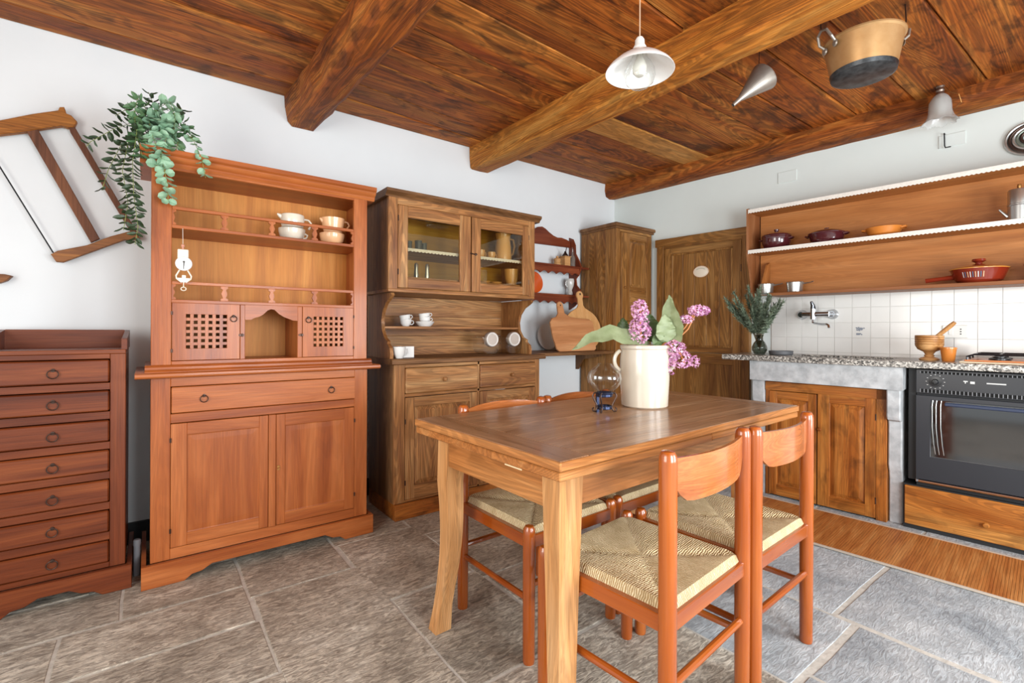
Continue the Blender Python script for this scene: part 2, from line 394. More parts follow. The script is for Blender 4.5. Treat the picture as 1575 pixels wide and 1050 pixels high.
slatem = stone_mat('blue grey flagstone', ('#8f969c', '#a7adb2', '#bcc0c3', '#d0d3d5'), .42)
groutm = plain('pale mortar', '#c2bcb2', rough=.9, nz=.25, nscale=30, bump=.4)
floor = MB().box(XL, 4.6, YB, 3.6, -.12, -.0035, 0).obj('floor', groutm, kind='structure')
stones = [
 (-1.7, -.085, 2.49, 2.81), (-.08, .352, 2.49, 2.812), (-1.7, -.2, 2.818, 3.35), (-.195, .352, 2.818, 3.35),
 (-1.7, -.265, 2.0, 2.482), (-.258, .352, 2.16, 2.482), (-.25, .364, 1.79, 2.154), (-1.7, -.258, 1.3, 1.994), (-.25, .375, 1.2, 1.784),
 (.36, .802, 2.36, 2.9), (.36, .802, 2.906, 3.35), (.37, .842, 1.32, 2.352), (.382, .85, .7, 1.312),
 (.81, 1.245, 2.648, 3.35), (.822, 1.262, 1.98, 2.64), (.848, 1.282, 1.325, 1.973), (1.252, 1.9, 2.50, 3.35), (1.27, 1.95, 1.9, 2.492),
 (1.29, 2.2, 1.333, 1.893), (.857, 1.70, .70, 1.317), (1.707, 2.262, .712, 1.325), (1.907, 2.7, 2.50, 3.35), (1.957, 2.75, 1.9, 2.492),
 (2.208, 3.05, 1.333, 1.893), (2.27, 3.1, .787, 1.21), (2.27, 3.0, 1.217, 1.325), (3.107, 3.98, .787, 1.325),
 (2.285, 3.35, -.15, .772), (1.812, 2.262, .05, .69), (1.1, 1.80, .05, .692), (.857, 1.093, .05, .692),
 (2.71, 3.35, 2.50, 3.35), (2.757, 3.5, 1.9, 2.492), (3.06, 3.95, 1.333, 1.893), (3.36, 3.95, 1.9, 3.35),
 (3.36, 4.3, -.15, .78), (-1.7, .37, .5, 1.19), (.382, .85, .05, .692), (-1.7, .85, -1.3, .04), (.86, 2.2, -1.3, .04), (2.21, 4.4, -1.3, -.16)]
def jitter_poly(x0, x1, y0, y1, step=.14, j=.004):
    pts = []
    def edge(a, b):
        n = max(2, int((Vector(b)-Vector(a)).length/step))
        for i in range(n):
            t = i/n; jx = random.uniform(-j, j) if i else 0; jy = random.uniform(-j, j) if i else 0
            pts.append((a[0]+(b[0]-a[0])*t+jx, a[1]+(b[1]-a[1])*t+jy))
    c = [(x0, y0), (x1, y0), (x1, y1), (x0, y1)]
    for i in range(4): edge(c[i], c[(i+1) % 4])
    return pts
for (a, b_, c_, d_) in stones:
    dz = random.uniform(-.0015, .001)
    o = MB().prism(jitter_poly(a+.003, b_-.003, c_+.003, d_-.003), 'xy', -.03, dz, bev=.002).obj('flagstone', slatem if (a+b_)/2 > 1.9 and (c_+d_)/2 < 2.4 or (a > 1.0 and d_ < 1.4) else stonem, floor)
    wx = (a+b_)/2
    k = min(1, max(0, (wx-.8)/1.5))     # stones near the sink are a bluer slate, those by the hutch browner
    o.color = (1.0, .985+.015*k, .96+.04*k, 1)

# walls
def polywall(name, p0, p1, mat, thick=.15, side=1):
    a = Vector(p0); b = Vector(p1); n = Vector((-(b-a).y, (b-a).x)).normalized()*thick*side
    return MB().prism([a, b, b+n, a+n], 'xy', -.1, 2.75).obj(name, mat, kind='structure')
wallA = polywall('wall_left', (XL, YA), (4.0, YA), wallm)
pB0 = w('B', (-3.45, DB, 0)).to_2d(); pB1 = w('B', (1.6, DB, 0)).to_2d()
wallB = polywall('wall_right', pB0, pB1, wallg)
FR['wall_right'] = ('A', Vector((0, 0, 0)), 0)
box('baseboard_left', plain('black skirting', '#26282c', rough=.5), None, XL, 3.36, 3.33, 3.352, 0, .115, kind='structure')

# ceiling planks (run along x), one object each
ceil = MB().box(XL, 4.6, YB, 3.5, ZC+.02, ZC+.1, 0).obj('ceiling', ceilw('x'), kind='structure')
def plank(x0, x1, ya0, ya1, yb0, yb1, parent):
    dz = random.uniform(-.007, .007); light = x0 > 2 and abs(ya0-2.274) < .01
    MB().prism([(x0, ya0), (x1, yb0), (x1, yb1), (x0, ya1)], 'xy', ZC+dz, ZC+.024, bev=.004).obj('ceiling_plank', wood('pale ceiling plank wood', ['#b8762f', '#cf9048', '#dfa964'], 'x', rough=.6, s=.6, streak=.25, knots=.3, rings=.2) if light else ceilw('x'), parent)
def field(x0, x1, seams_l, seams_r):
    for i in range(len(seams_l)-1):
        plank(x0, x1, seams_l[i]+.004, seams_l[i+1]-.004, seams_r[i]+.004, seams_r[i+1]-.004, ceil)
field(XL, .9, [-1.3, -1.0, -.7, -.42, -.1, .2, .45, .72, 1.0, 1.25, 1.48, 1.78, 2.0, 2.26, 2.50, 2.74, 2.97, 3.18, 3.35],
      [-1.3, -1.02, -.72, -.45, -.14, .16, .40, .69, .95, 1.2, 1.44, 1.73, 1.96, 2.2, 2.45, 2.68, 2.93, 3.15, 3.35])
field(.9, 2.3, [-1.3, -1.0, -.72, -.4, -.12, .2, .5, .8, 1.08, 1.34, 1.6, 1.88, 2.16, 2.40, 2.60, 2.89, 3.12, 3.35],
      [-1.3, -1.0, -.72, -.42, -.13, .22, .52, .83, 1.12, 1.40, 1.66, 1.93, 2.34, 2.52, 2.70, 3.02, 3.2, 3.35])
field(2.3, 4.3, [-1.3, -.95, -.6, -.28, .05, .33, .62, .93, 1.235, 1.50, 1.76, 2.055, 2.27, 2.52, 2.80, 3.06, 3.35],
      [-1.3, -.95, -.62, -.3, .02, .3, .57, .90, 1.215, 1.48, 1.75, 2.025, 2.26, 2.5, 2.78, 3.05, 3.35])
def beam(pts, nseg, y0, y1, xs0, mat, name='ceiling_beam', j=.006, slope=0.0, zs=0.0):
    # pts: cross-section (dx, z); runs along y, hewn surface
    bm = MB(); rings = []
    for i in range(nseg+1):
        t = i/nseg; y = y0+(y1-y0)*t
        rings.append([bm.bm.verts.new((xs0+dx+slope*(y1-y)+random.uniform(-j, j), y, z+random.uniform(-j, j) if z < ZC-.01 else z)) for dx, z in pts])
    n = len(pts)
    for a, b in zip(rings, rings[1:]):
        for k in range(n): bm.bm.faces.new((a[k], a[(k+1) % n], b[(k+1) % n], b[k]))
    bm.bm.faces.new(rings[0]); bm.bm.faces.new(rings[-1][::-1])
    bmesh.ops.recalc_face_normals(bm.bm, faces=bm.bm.faces[:])
    return bm.obj(name, mat, ceil, smooth=False)
beam([(0, ZC+.01), (.004, 2.60), (.014, 2.515), (.045, 2.482), (.11, 2.480), (.170, 2.490), (.25, 2.575), (.26, ZC+.01)], 34, -1.28, 3.345, .70, beamd('y'), slope=.025, j=.008)
beam([(0, ZC+.01), (0, 2.58), (.002, 2.502), (.014, 2.486), (.10, 2.484), (.176, 2.487), (.188, 2.502), (.19, 2.58), (.19, ZC+.01)], 30, -1.28, 3.345, 2.095, beamw('y'), slope=.01)
# beam lying on the right wall
bm = MB(); rings = []
for i in range(31):
    s_ = -3.30+4.4*i/30
    J = lambda: random.uniform(-.006, .006)
    rings.append([bm.bm.verts.new(w('B', p)) for p in [(s_, DB-.002, ZC+.01), (s_, DB-.002, 2.53+J()*.5), (s_, DB-.08, 2.528+J()), (s_, DB-.135+J(), 2.548+J()), (s_, DB-.15+J(), 2.60), (s_, DB-.14, ZC+.01)]])
for a, b in zip(rings, rings[1:]):
    for k in range(6): bm.bm.faces.new((a[k], a[(k+1) % 6], b[(k+1) % 6], b[k]))
bm.bm.faces.new(rings[0]); bm.bm.faces.new(rings[-1][::-1]); bmesh.ops.recalc_face_normals(bm.bm, faces=bm.bm.faces[:])
bm.obj('ceiling_beam', beamd('y'), ceil, smooth=False)

# tiles on the right wall
tilem = plain('white glazed tile', '#dbd9d4', rough=.22, nz=.05, nscale=5, coat=.2)
TP = .1083
backing = MB()
groutw = plain('white tile joint', '#cfccc6', rough=.8)
tm = None
tp_root = MB()
tp_root.prism([w('B', (-1.49, DB-.002, 0)).to_2d(), w('B', (1.4, DB-.002, 0)).to_2d(), w('B', (1.4, DB+.01, 0)).to_2d(), w('B', (-1.49, DB+.01, 0)).to_2d()], 'xy', .90, 1.47)
tj = tp_root.obj('tile_joint', groutw, wallB)
tile0 = None
flower_at = None
for i in range(-12, 4):
    for j in range(-1, 4):
        s0 = -.184+TP*i; z0 = 1.237-TP+TP*(j-1)
        if s0 < -1.49: continue
        if tile0 is None:
            tile0 = MB().box(.0008, TP-.0008, -.006, 0, .0008, TP-.0008, .001).obj('tile', tilem, wallB)
            o = tile0
        else:
            o = tile0.copy(); C.objects.link(o); o.parent = wallB
        o.location = w('B', (s0, DB, z0)); o.rotation_euler = (0, 0, ROTB)

# ================================================================= DOOR (right wall)
dr = thing('door_1', 'brown wooden door with tall recessed panel beside the kitchen shelves', 'door', (-2.1, 4.13, 0), 'B', kind='structure')
b = MB(); b.box(-2.495, -2.425, 4.085, 4.14, 0, 2.03); b.box(-1.705, -1.64, 4.085, 4.14, 0, 2.03); b.obj('door_frame', doorw('z'), dr)
b = MB(); b.box(-2.51, -1.63, 4.08, 4.14, 1.965, 2.035); b.box(-2.425, -1.705, 4.088, 4.135, 1.94, 1.965, 0); b.obj('lintel', doorw('x'), dr)
leaf = raised_door(dr, -2.42, -1.71, .98, 1.958, 4.098, doorw, doorw, px=(-2.348, -1.782, 1.03, 1.885), name='door_leaf', deep=.03, raise_=.0)
raised_door(dr, -2.42, -1.71, .02, .98, 4.098, doorw, doorw, px=(-2.348, -1.782, .12, .885), name='door_leaf', deep=.03, raise_=.0)
for k in range(5):   # moulding and boards inside the upper panel
    x = -2.348+.1132*k; MB().box(x+.001, x+.1122, 4.101, 4.112, 1.035, 1.88, .003).obj('panel_board', doorw('z'), leaf)
b = MB()
for (a, c_, e, f) in [(-2.348, -1.782, 1.87, 1.885), (-2.348, -1.782, 1.03, 1.045)]: b.box(a, c_, 4.092, 4.104, e, f, .003)
for (a, c_, e, f) in [(-2.348, -2.333, 1.03, 1.885), (-1.797, -1.782, 1.03, 1.885)]: b.box(a, c_, 4.092, 4.104, e, f, .003)
b.obj('moulding', doorw('z'), leaf)
b = MB(); hinge(b, -1.708, 4.09, 1.7, .06); hinge(b, -1.708, 4.09, .35, .06); b.obj('hinge', ringm, dr)
b = MB(); b.tube([(-2.39, 4.092, 1.02), (-2.39, 4.05, 1.02), (-2.37, 4.045, 1.02), (-2.30, 4.045, 1.02)], .008, 8); b.lathe([(0, .004), (.02, .004), (.022, 0)], 14, (-2.39, 4.098, 1.02), RX); b.obj('handle', brass, dr)
# oval plaque
pl = thing('oval_plaque', 'small oval white ceramic plaque with beaded rim hanging on the brown door', 'plaque', (-2.061, 4.092, 1.70), 'B')
b = MB(); b.lathe([(0, .008), (.85, .008), (1.0, .004), (1.0, 0)], 32, (0, 0, 0)); b.xf(Matrix.Translation((-2.061, 4.100, 1.700)) @ Matrix.Rotation(pi/2, 4, 'X') @ Matrix.Diagonal((.070, .050, 1, 1)))
b.obj('plate', creamc, pl)
b = MB()
for k in range(26):
    a = 2*pi*k/26; b.lathe([(0, .005), (.004, .003), (.005, 0)], 6, (-2.061+.068*cos(a), 4.094, 1.70+.048*sin(a)), RX)
b.obj('beaded_rim', plain('rim beads', '#d8b79a', rough=.3), pl, kind='stuff')
b = MB()
for k in range(7):
    a = radians(135-15*k); b.lathe([(0, .001), (.0035, .001), (.0035, 0)], 6, (-2.061+.05*cos(a), 4.0915, 1.695+.034*sin(a)), RX)
b.obj('painted_sprig', plain('grey green paint', '#7f8474', rough=.5), pl, kind='stuff')

# ================================================================= HUTCH (cherry, left)
Y1 = 2.73
hu = thing('display_hutch', 'tall reddish cherry hutch with open galleried shelves above two doors', 'hutch', (.5, 2.95, 0))
DEP = 3.20
# plinth with bracket cut
def bracket(x0, x1, z0, z1, foot=.13, arch=.045):
    m = (x0+x1)/2
    L_ = [(x0, z0), (x0+foot, z0), (x0+foot+.03, z0+arch*.45), (x0+foot+.07, z0+arch*.55), (x0+foot+.11, z0+arch)]
    R_ = [(2*m-a, b_) for a, b_ in L_][::-1]
    return L_+R_+[(x1, z1), (x0, z1)]
b = MB().prism(bracket(-.02, 1.045, 0, .103, .16, .05), 'xz', Y1-.028, Y1-.004, bev=.002)
b.prism([(Y1-.0035, .0), (Y1-.0035, .103), (DEP, .103), (DEP, 0)], 'yz', -.02, -.002); b.prism([(Y1-.0035, .0), (Y1-.0035, .103), (DEP, .103), (DEP, 0)], 'yz', 1.027, 1.045)
b.obj('plinth_board', cherry('x'), hu)
b = MB(); b.box(.012, .086, Y1, Y1+.022, .103, .945); b.box(.942, 1.016, Y1, Y1+.022, .103, .945)
b.box(.012, .032, Y1+.022, DEP, .103, .945); b.box(.996, 1.016, Y1+.022, DEP, .103, .945); b.box(.012, 1.016, DEP-.01, DEP, .103, .945, 0)
b.obj('lower_body_board', cherry('z'), hu)
b = MB(); b.box(.086, .942, Y1, Y1+.022, .103, .153); b.box(.086, .942, Y1, Y1+.022, .733, .776); b.box(.086, .942, Y1, Y1+.022, .903, .945)
b.obj('rail', cherry('x'), hu)
dw = box('drawer', cherry('x'), hu, .089, .946, Y1-.001, Y1+.3, .779, .900, bev=.003)
for x in (.217, .812): ring(MB(), x, Y1-.001, .838).obj('ring_pull', ringm, dw)
dl = raised_door(hu, .086, .498, .154, .731, Y1-.001, cherry, cherry, px=(.150, .456, .213, .673), raise_=.0, rec=.004)
dd = raised_door(hu, .533, .942, .154, .731, Y1-.001, cherry, cherry, px=(.577, .885, .213, .668), raise_=.0, rec=.004)
box('muntin', cherry('z'), hu, .4985, .5325, Y1-.006, Y1+.02, .154, .731)
for d_, x in ((dl, .086), (dd, .942)):
    b = MB(); hinge(b, x, Y1, .655); hinge(b, x, Y1, .235); b.obj('hinge', ringm, d_)
b = MB(); b.lathe([(0, .003), (.007, .003), (.008, 0)], 10, (.545, Y1-.001, .458), RX); b.lathe([(0, .003), (.006, .003), (.007, 0)], 10, (.545, Y1-.001, .445), RX); b.tube([(.545, Y1-.004, .452), (.545, Y1-.02, .452)], .003, 6); b.obj('keyhole_plate', brass, dd)
b = MB(); b.prism([(Y1-.055, .957), (Y1-.05, .950), (Y1-.03, .945), (DEP, .945), (DEP, .972), (Y1-.045, .972), (Y1-.054, .967)], 'yz', -.045, 1.075)
b.obj('worktop', cherry('x'), hu)
# upper part
b = MB(); b.prism([(Y1-.022, .975), (Y1-.012, .985), (Y1-.012, .995), (Y1, 1.004), (DEP-.1, 1.004), (DEP-.1, .972), (Y1-.022, .972)], 'yz', -.01, 1.038)
b.obj('base_moulding', cherry('x'), hu)
DU = 3.05
b = MB(); b.box(.012, .088, Y1, Y1+.022, 1.004, 1.93); b.box(.936, 1.012, Y1, Y1+.022, 1.004, 1.93)
b.box(.012, .030, Y1+.022, DU, 1.004, 1.93); b.box(.994, 1.012, Y1+.022, DU, 1.004, 1.93)
b.obj('upper_body_board', cherry('z'), hu)
b = MB()
for z0_, z1_ in ((1.0, 1.309), (1.3095, 1.6565), (1.657, 1.93)): b.box(.030, .994, DU-.012, DU-.002, z0_, z1_, .0008)
b.obj('back_board', cback('z'), hu)
b = MB(); b.box(.088, .936, Y1, Y1+.02, 1.004, 1.022); b.box(.088, .936, Y1, Y1+.022, 1.908, 1.93); b.box(.03, .994, Y1+.02, DU, 1.915, 1.93); b.box(.088, .936, Y1+.02, DU, 1.004, 1.02, 0)
b.obj('rail', cherry('x'), hu)
# crown
b = MB(); b.prism([(Y1-.004, 1.918), (Y1-.012, 1.93), (Y1-.012, 1.938), (Y1-.03, 1.952), (Y1-.034, 1.962), (Y1-.045, 1.970), (Y1-.045, 1.99), (DU, 1.99), (DU, 1.918)], 'yz', -.030, 1.052)
b.obj('cornice', cherry('x'), hu)
def gallery(z, nm):
    sh = box('shelf', cherry('x'), hu, .030, .994, Y1+.004, DU-.012, z-.016, z)
    rail_z = z+.082
    box('gallery_rail', cherry('x'), sh, .088, .936, Y1+.003, Y1+.018, rail_z-.012, rail_z+.004)
    prof = [(.016, 0), (.016, .008), (.006, .014), (.009, .022), (.013, .034), (.009, .046), (.006, .054), (.016, .062), (.016, .070)]
    for i, x in enumerate((.088, .300, .512, .724, .936)):
        pts = [(x+r, z+h) for r, h in prof]+[(x-r, z+h) for r, h in prof[::-1]]
        if i == 0: pts = [(x, z)]+[(x+r, z+h) for r, h in prof]+[(x, z+.07)]
        if i == 4: pts = [(x, z+.07)]+[(x-r, z+h) for r, h in prof[::-1]]+[(x, z)]
        MB().prism(pts, 'xz', Y1+.005, Y1+.017).obj('baluster', cherry('z'), sh)
gallery(1.657, 'upper'); gallery(1.309, 'lower')
# small doors with lattice
for x0, x1, lx0, lx1, rx, latch in ((.089, .367, .144, .311, .339, .372), (.661, .935, .718, .876, .691, .652)):
    d_ = MB().ring_frame((x0+.001, x1-.001, 1.024, 1.293), (lx0, lx1, 1.079, 1.241), 'xz', Y1-.001, Y1+.016, .001).obj('door', cherry('z'), hu)
    b = MB(); n = 6; px = (lx1-lx0)/(n-.42); pz = (1.241-1.079)/(n-.42)
    for k in range(n-1):
        b.box(lx0+px*k+px*.54, lx0+px*(k+1), Y1+.0005, Y1+.007, 1.079, 1.241, 0)
        b.box(lx0, lx1, Y1+.002, Y1+.0085, 1.079+pz*k+pz*.54, 1.079+pz*(k+1), 0)
    b.obj('lattice', cherry('z'), d_, kind='stuff', smooth=False)
    ring(MB(), rx, Y1-.001, 1.222, r=.014).obj('ring_pull', ringm, d_)
    b = MB(); b.box(latch-.010, latch+.012, Y1-.005, Y1, 1.137, 1.147, .001); b.box(latch+.002, latch+.006, Y1-.012, Y1-.004, 1.134, 1.150, .001); b.obj('latch', ringm, d_)
    hx = x0 if x0 < .3 else x1
    b = MB(); hinge(b, hx, Y1, 1.245, .016); hinge(b, hx, Y1, 1.07, .016); b.obj('hinge', ringm, d_)
b = MB(); b.box(.368, .390, Y1, Y1+.02, 1.022, 1.293); b.box(.636, .660, Y1, Y1+.02, 1.022, 1.293); b.box(.372, .386, Y1+.02, DU-.012, 1.02, 1.293, 0); b.box(.64, .656, Y1+.02, DU-.012, 1.02, 1.293, 0); b.obj('niche_side', cherry('z'), hu)
pts = [(.390, 1.293), (.390, 1.219), (.415, 1.219), (.43, 1.228), (.455, 1.236), (.475, 1.250), (.492, 1.268), (.508, 1.275), (.524, 1.273), (.545, 1.252), (.57, 1.236), (.595, 1.226), (.612, 1.219), (.636, 1.217), (.636, 1.293)]
MB().prism(pts, 'xz', Y1+.002, Y1+.016).obj('arched_valance', cherry('x'), hu)

# ================================================================= CHEST OF DRAWERS (far left)
YC = 2.80
ch = thing('chest_of_drawers', 'dark brown narrow chest of seven drawers with iron ring pulls', 'chest', (-.33, 3.0, 0))
cx0, cx1 = -.545, -.078
b = MB().prism(bracket(cx0-.024, cx1+.024, 0, .106, .10, .05), 'xz', YC-.026, YC-.003, bev=.002)
b.box(cx0-.024, cx0-.004, YC-.003, 3.22, 0, .106); b.box(cx1+.004, cx1+.024, YC-.003, 3.22, 0, .106); b.obj('plinth_board', dchest('x'), ch)
b = MB(); b.box(cx0, cx0+.055, YC, YC+.02, .106, 1.06); b.box(cx1-.055, cx1, YC, YC+.02, .106, 1.06); b.box(cx0, cx0+.018, YC+.02, 3.22, .106, 1.06); b.box(cx1-.018, cx1, YC+.02, 3.22, .106, 1.06); b.box(cx0, cx1, 3.21, 3.22, .106, 1.06, 0)
b.obj('carcass_board', dchest('z'), ch)
zt = [1.035, .898, .766, .633, .500, .364, .228]; zb = [.932, .804, .669, .536, .400, .267, .132]
b = MB(); b.box(cx0+.055, cx1-.055, YC+.001, YC+.02, 1.037, 1.06); b.box(cx0+.055, cx1-.055, YC+.001, YC+.02, .106, .130)
for k in range(6): b.box(cx0+.055, cx1-.055, YC+.001, YC+.02, zt[k+1]+.002, zb[k]-.002, .001)
b.obj('rail', dchest('x'), ch)
for k in range(7):
    d_ = box('drawer', dchest('x'), ch, cx0+.058, cx1-.057, YC-.010, YC+.3, zb[k]+.002, zt[k]-.002, bev=.005)
    ring(MB(), -.318, YC-.010, (zb[k]+zt[k])/2-.006, r=.018).obj('ring_pull', ringm, d_)
box('top', dchest('x'), ch, cx0+.0, cx1-.0, YC-.008, 3.22, 1.06, 1.078)
b = MB(); pr_ = [(YC-.004, 1.078), (YC-.004, 1.125), (YC+.01, 1.13), (YC+.04, 1.128), (3.1, 1.15), (3.22, 1.165), (3.22, 1.078)]
b.prism(pr_, 'yz', cx1-.016, cx1+.004); b.prism(pr_, 'yz', cx0-.004, cx0+.016)
pts = [(cx0, 1.078), (cx1, 1.078), (cx1, 1.145), (cx1-.006, 1.158), (cx1-.02, 1.166), (cx0+.02, 1.166), (cx0+.006, 1.158), (cx0, 1.145)]
b.prism(pts, 'xz', 3.20, 3.22); b.obj('gallery_board', dchest('x'), ch)

# ================================================================= OAK DRESSER (middle)
Y2 = 2.785; D2 = 3.20
kd = thing('oak_dresser', 'brown oak dresser with glazed upper doors, open shelf and two drawers', 'dresser', (1.75, 3.0, 0))
x0, x1 = 1.185, 2.345
b = MB(); b.box(x0+.02, x1+.01, Y2-.02, Y2-.002, 0, .098); b.box(x0+.02, x0+.04, Y2-.002, D2, 0, .098); b.box(x1-.01, x1+.01, Y2-.002, D2, 0, .098); b.obj('plinth_board', sinkw('x'), kd)
b = MB(); b.box(x0+.018, 1.276, Y2, Y2+.022, .098, .957); b.box(2.33, 2.372, Y2, Y2+.022, .098, .957); b.box(1.813, 1.829, Y2, Y2+.022, .098, .957)
b.box(2.352, 2.372, Y2+.02, D2, .098, .957)
b.obj('frame_board', oak('z'), kd)
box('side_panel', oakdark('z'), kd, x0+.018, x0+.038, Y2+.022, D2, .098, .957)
b = MB(); b.box(1.276, 2.33, Y2, Y2+.02, .098, .112); b.box(1.276, 2.33, Y2, Y2+.02, .753, .772); b.box(1.276, 2.33, Y2, Y2+.02, .935, .957); b.obj('rail', oak('x'), kd)
for a, c_, kx in ((1.278, 1.811, 1.545), (1.831, 2.328, 2.10)):
    d_ = box('drawer', oak('x'), kd, a, c_, Y2-.012, Y2+.3, .774, .932, bev=.006)
    knob(MB(), kx, Y2-.012, .853, .015).obj('knob', oak('z'), d_)
for a, c_, kx in ((1.278, 1.811, 1.785), (1.831, 2.328, 1.86)):
    d_ = raised_door(kd, a, c_, .113, .750, Y2-.004, oak, oak, px=(a+.062, c_-.062, .198, .690), raise_=.010)
    knob(MB(), kx, Y2-.004, .47, .013).obj('knob', oak('z'), d_)
    b = MB(); hx = a if a < 1.5 else c_; hinge(b, hx, Y2, .60, .03); hinge(b, hx, Y2, .22, .03); b.obj('hinge', ringm, d_)
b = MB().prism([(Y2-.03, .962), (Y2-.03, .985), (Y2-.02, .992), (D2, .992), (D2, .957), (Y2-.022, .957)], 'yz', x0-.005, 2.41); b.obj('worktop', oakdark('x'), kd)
# open middle with scrolled sides
def scroll(ya=3.18):
    pts = [(Y2+.02, 1.40), (Y2+.01, 1.385), (Y2+.035, 1.37), (Y2+.10, 1.34), (Y2+.15, 1.29), (Y2+.17, 1.23), (Y2+.16, 1.17), (Y2+.12, 1.12), (Y2+.07, 1.10), (Y2+.075, 1.085), (Y2+.035, 1.06), (Y2+.025, 1.02), (Y2+.03, .992), (D2-.01, .992), (D2-.01, 1.40)]
    return pts
b = MB(); b.prism(scroll(), 'yz', 1.19, 1.212); b.prism(scroll(), 'yz', 2.295, 2.317); b.obj('scrolled_side', oak('z'), kd)
b = MB()
for k in range(3): b.box(1.21, 2.297, D2-.022, D2-.008, .993+.137*k, .993+.137*(k+1)-.001, .0015)
b.obj('back_board', oak('x'), kd)
b = MB(); b.box(1.212, 2.295, 2.95, D2-.02, 1.178, 1.195); b.obj('shelf', oak('x'), kd)
# upper glazed cabinet
zc0, zc1 = 1.405, 1.99
box('cabinet_bottom', oak('x'), kd, 1.165, 2.32, Y2, D2, zc0, zc0+.018)
b = MB(); b.box(1.165, 1.225, Y2, Y2+.02, zc0+.018, zc1); b.box(2.262, 2.322, Y2, Y2+.02, zc0+.018, zc1); b.box(2.302, 2.322, Y2+.02, D2, zc0+.018, zc1); b.obj('frame_board', oak('z'), kd)
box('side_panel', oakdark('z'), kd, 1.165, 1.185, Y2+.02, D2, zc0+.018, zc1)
b = MB(); b.box(1.225, 2.262, Y2, Y2+.02, zc0+.018, 1.43); b.box(1.225, 2.262, Y2, Y2+.02, 1.945, zc1); b.obj('rail', oak('x'), kd)
box('back_board', wood('golden back board', ['#a8741c', '#c08c2c', '#cf9f40'], 'x', streak=.15), kd, 1.185, 2.302, D2-.012, D2-.002, zc0+.018, zc1, bev=0)
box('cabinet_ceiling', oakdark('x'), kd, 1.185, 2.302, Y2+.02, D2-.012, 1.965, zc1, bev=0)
box('inner_floor', oak('x'), kd, 1.186, 2.301, Y2+.03, D2-.013, 1.424, 1.508, bev=.001)
sh = box('shelf', oak('x'), kd, 1.186, 2.301, Y2+.04, D2-.013, 1.672, 1.688)
b = MB(); n = 44
pts = [(1.19, 1.69)]+[(1.19+1.105*i/(n*2), 1.668+(.006 if i % 2 else 0)) for i in range(n*2+1)]+[(2.295, 1.69)]
b.prism(pts, 'xz', Y2+.037, Y2+.040).obj('lace_edging', whiteedge, sh)
b = MB(); b.prism([(Y2-.004, 1.99), (Y2-.012, 2.0), (Y2-.022, 2.006), (Y2-.03, 2.014), (Y2-.03, 2.03), (D2, 2.03), (D2, 1.985), (Y2-.004, 1.985)], 'yz', 1.143, 2.365); b.obj('cornice', oakdark('x'), kd)
for a, c_, g0, g1, hx in ((1.227, 1.752, 1.291, 1.667, 1.227), (1.762, 2.260, 1.833, 2.205, 2.260)):
    b = MB(); b.box(a, g0, Y2-.006, Y2+.016, 1.432, 1.943, .003); b.box(g1, c_, Y2-.006, Y2+.016, 1.432, 1.943, .003)
    stl = b
    b = MB(); b.box(g0, g1, Y2-.006, Y2+.016, 1.872, 1.943, .003); b.box(g0, g1, Y2-.006, Y2+.016, 1.432, 1.494, .003); rl = b
    d_ = MB().box(g0-.004, g1+.004, Y2+.004, Y2+.007, 1.49, 1.876, 0).obj('glazed_door', paneg, kd); stl.obj('stile', oak('z'), d_); rl.obj('rail', oak('x'), d_)
    b = MB(); hinge(b, hx, Y2, 1.86, .035); hinge(b, hx, Y2, 1.53, .035); b.obj('hinge', ringm, d_)
b = MB(); b.lathe([(0, .01), (.008, .008), (.009, 0)], 10, (1.79, Y2-.006, 1.69), RX); b.tube([(1.79, Y2-.01, 1.69), (1.765, Y2-.014, 1.69), (1.745, Y2-.01, 1.694)], .004, 6); b.obj('latch', ringm, kd)

# ================================================================= CORNER CUPBOARD
cc = thing('corner_cupboard', 'tall narrow brown cupboard standing in the room corner', 'cupboard', (3.6, 3.1, 0))
YF = 2.891
X0, X1 = 3.36, 3.875
b = MB(); b.box(X0, 3.42, YF, YF+.02, 0, 2.10); b.box(3.862, X1, YF, YF+.02, 0, 2.10); b.obj('frame_board', cabw('z'), cc)
for k in range(4): MB().box(X0, X0+.018, YF+.02+.1035*k, YF+.02+.1035*(k+1)-.001, 0, 2.10, .002).obj('side_board', cabw('z'), cc)
box('right_side', cabw('z'), cc, X1-.018, X1, YF+.02, 3.25, 0, 2.10, bev=0)
b = MB(); b.box(3.42, 3.862, YF, YF+.02, 2.075, 2.10); b.box(3.42, 3.862, YF, YF+.02, 1.23, 1.26); b.box(3.42, 3.862, YF, YF+.02, 0, .1); b.obj('rail', cabw('x'), cc)
for za, zb_, pz0, pz1 in ((1.262, 2.072, 1.578, 2.013), (.102, 1.228, .20, 1.13)):
    d_ = raised_door(cc, 3.422, 3.860, za, zb_, YF-.006, cabw, cabw, px=(3.546, 3.789, pz0, pz1), raise_=.008)
    MB().box(3.43, 3.445, YF-.012, YF-.006, za+.004, zb_-.004, .002).obj('bead', cabw('z'), d_)
    knob(MB(), 3.47, YF-.006, (za+zb_)/2-.1, .011).obj('knob', brass, d_)
pts_ = [(X0-.022, YF-.022), (3.945, YF-.022), (3.90, 3.32), (X0-.022, 3.32)]
b = MB(); b.prism([(X0-.006, YF-.006), (3.93, YF-.006), (3.89, 3.32), (X0-.006, 3.32)], 'xy', 2.10, 2.118); b.prism(pts_, 'xy', 2.118, 2.15, bev=.006); b.obj('cornice', oakdark('x'), cc)

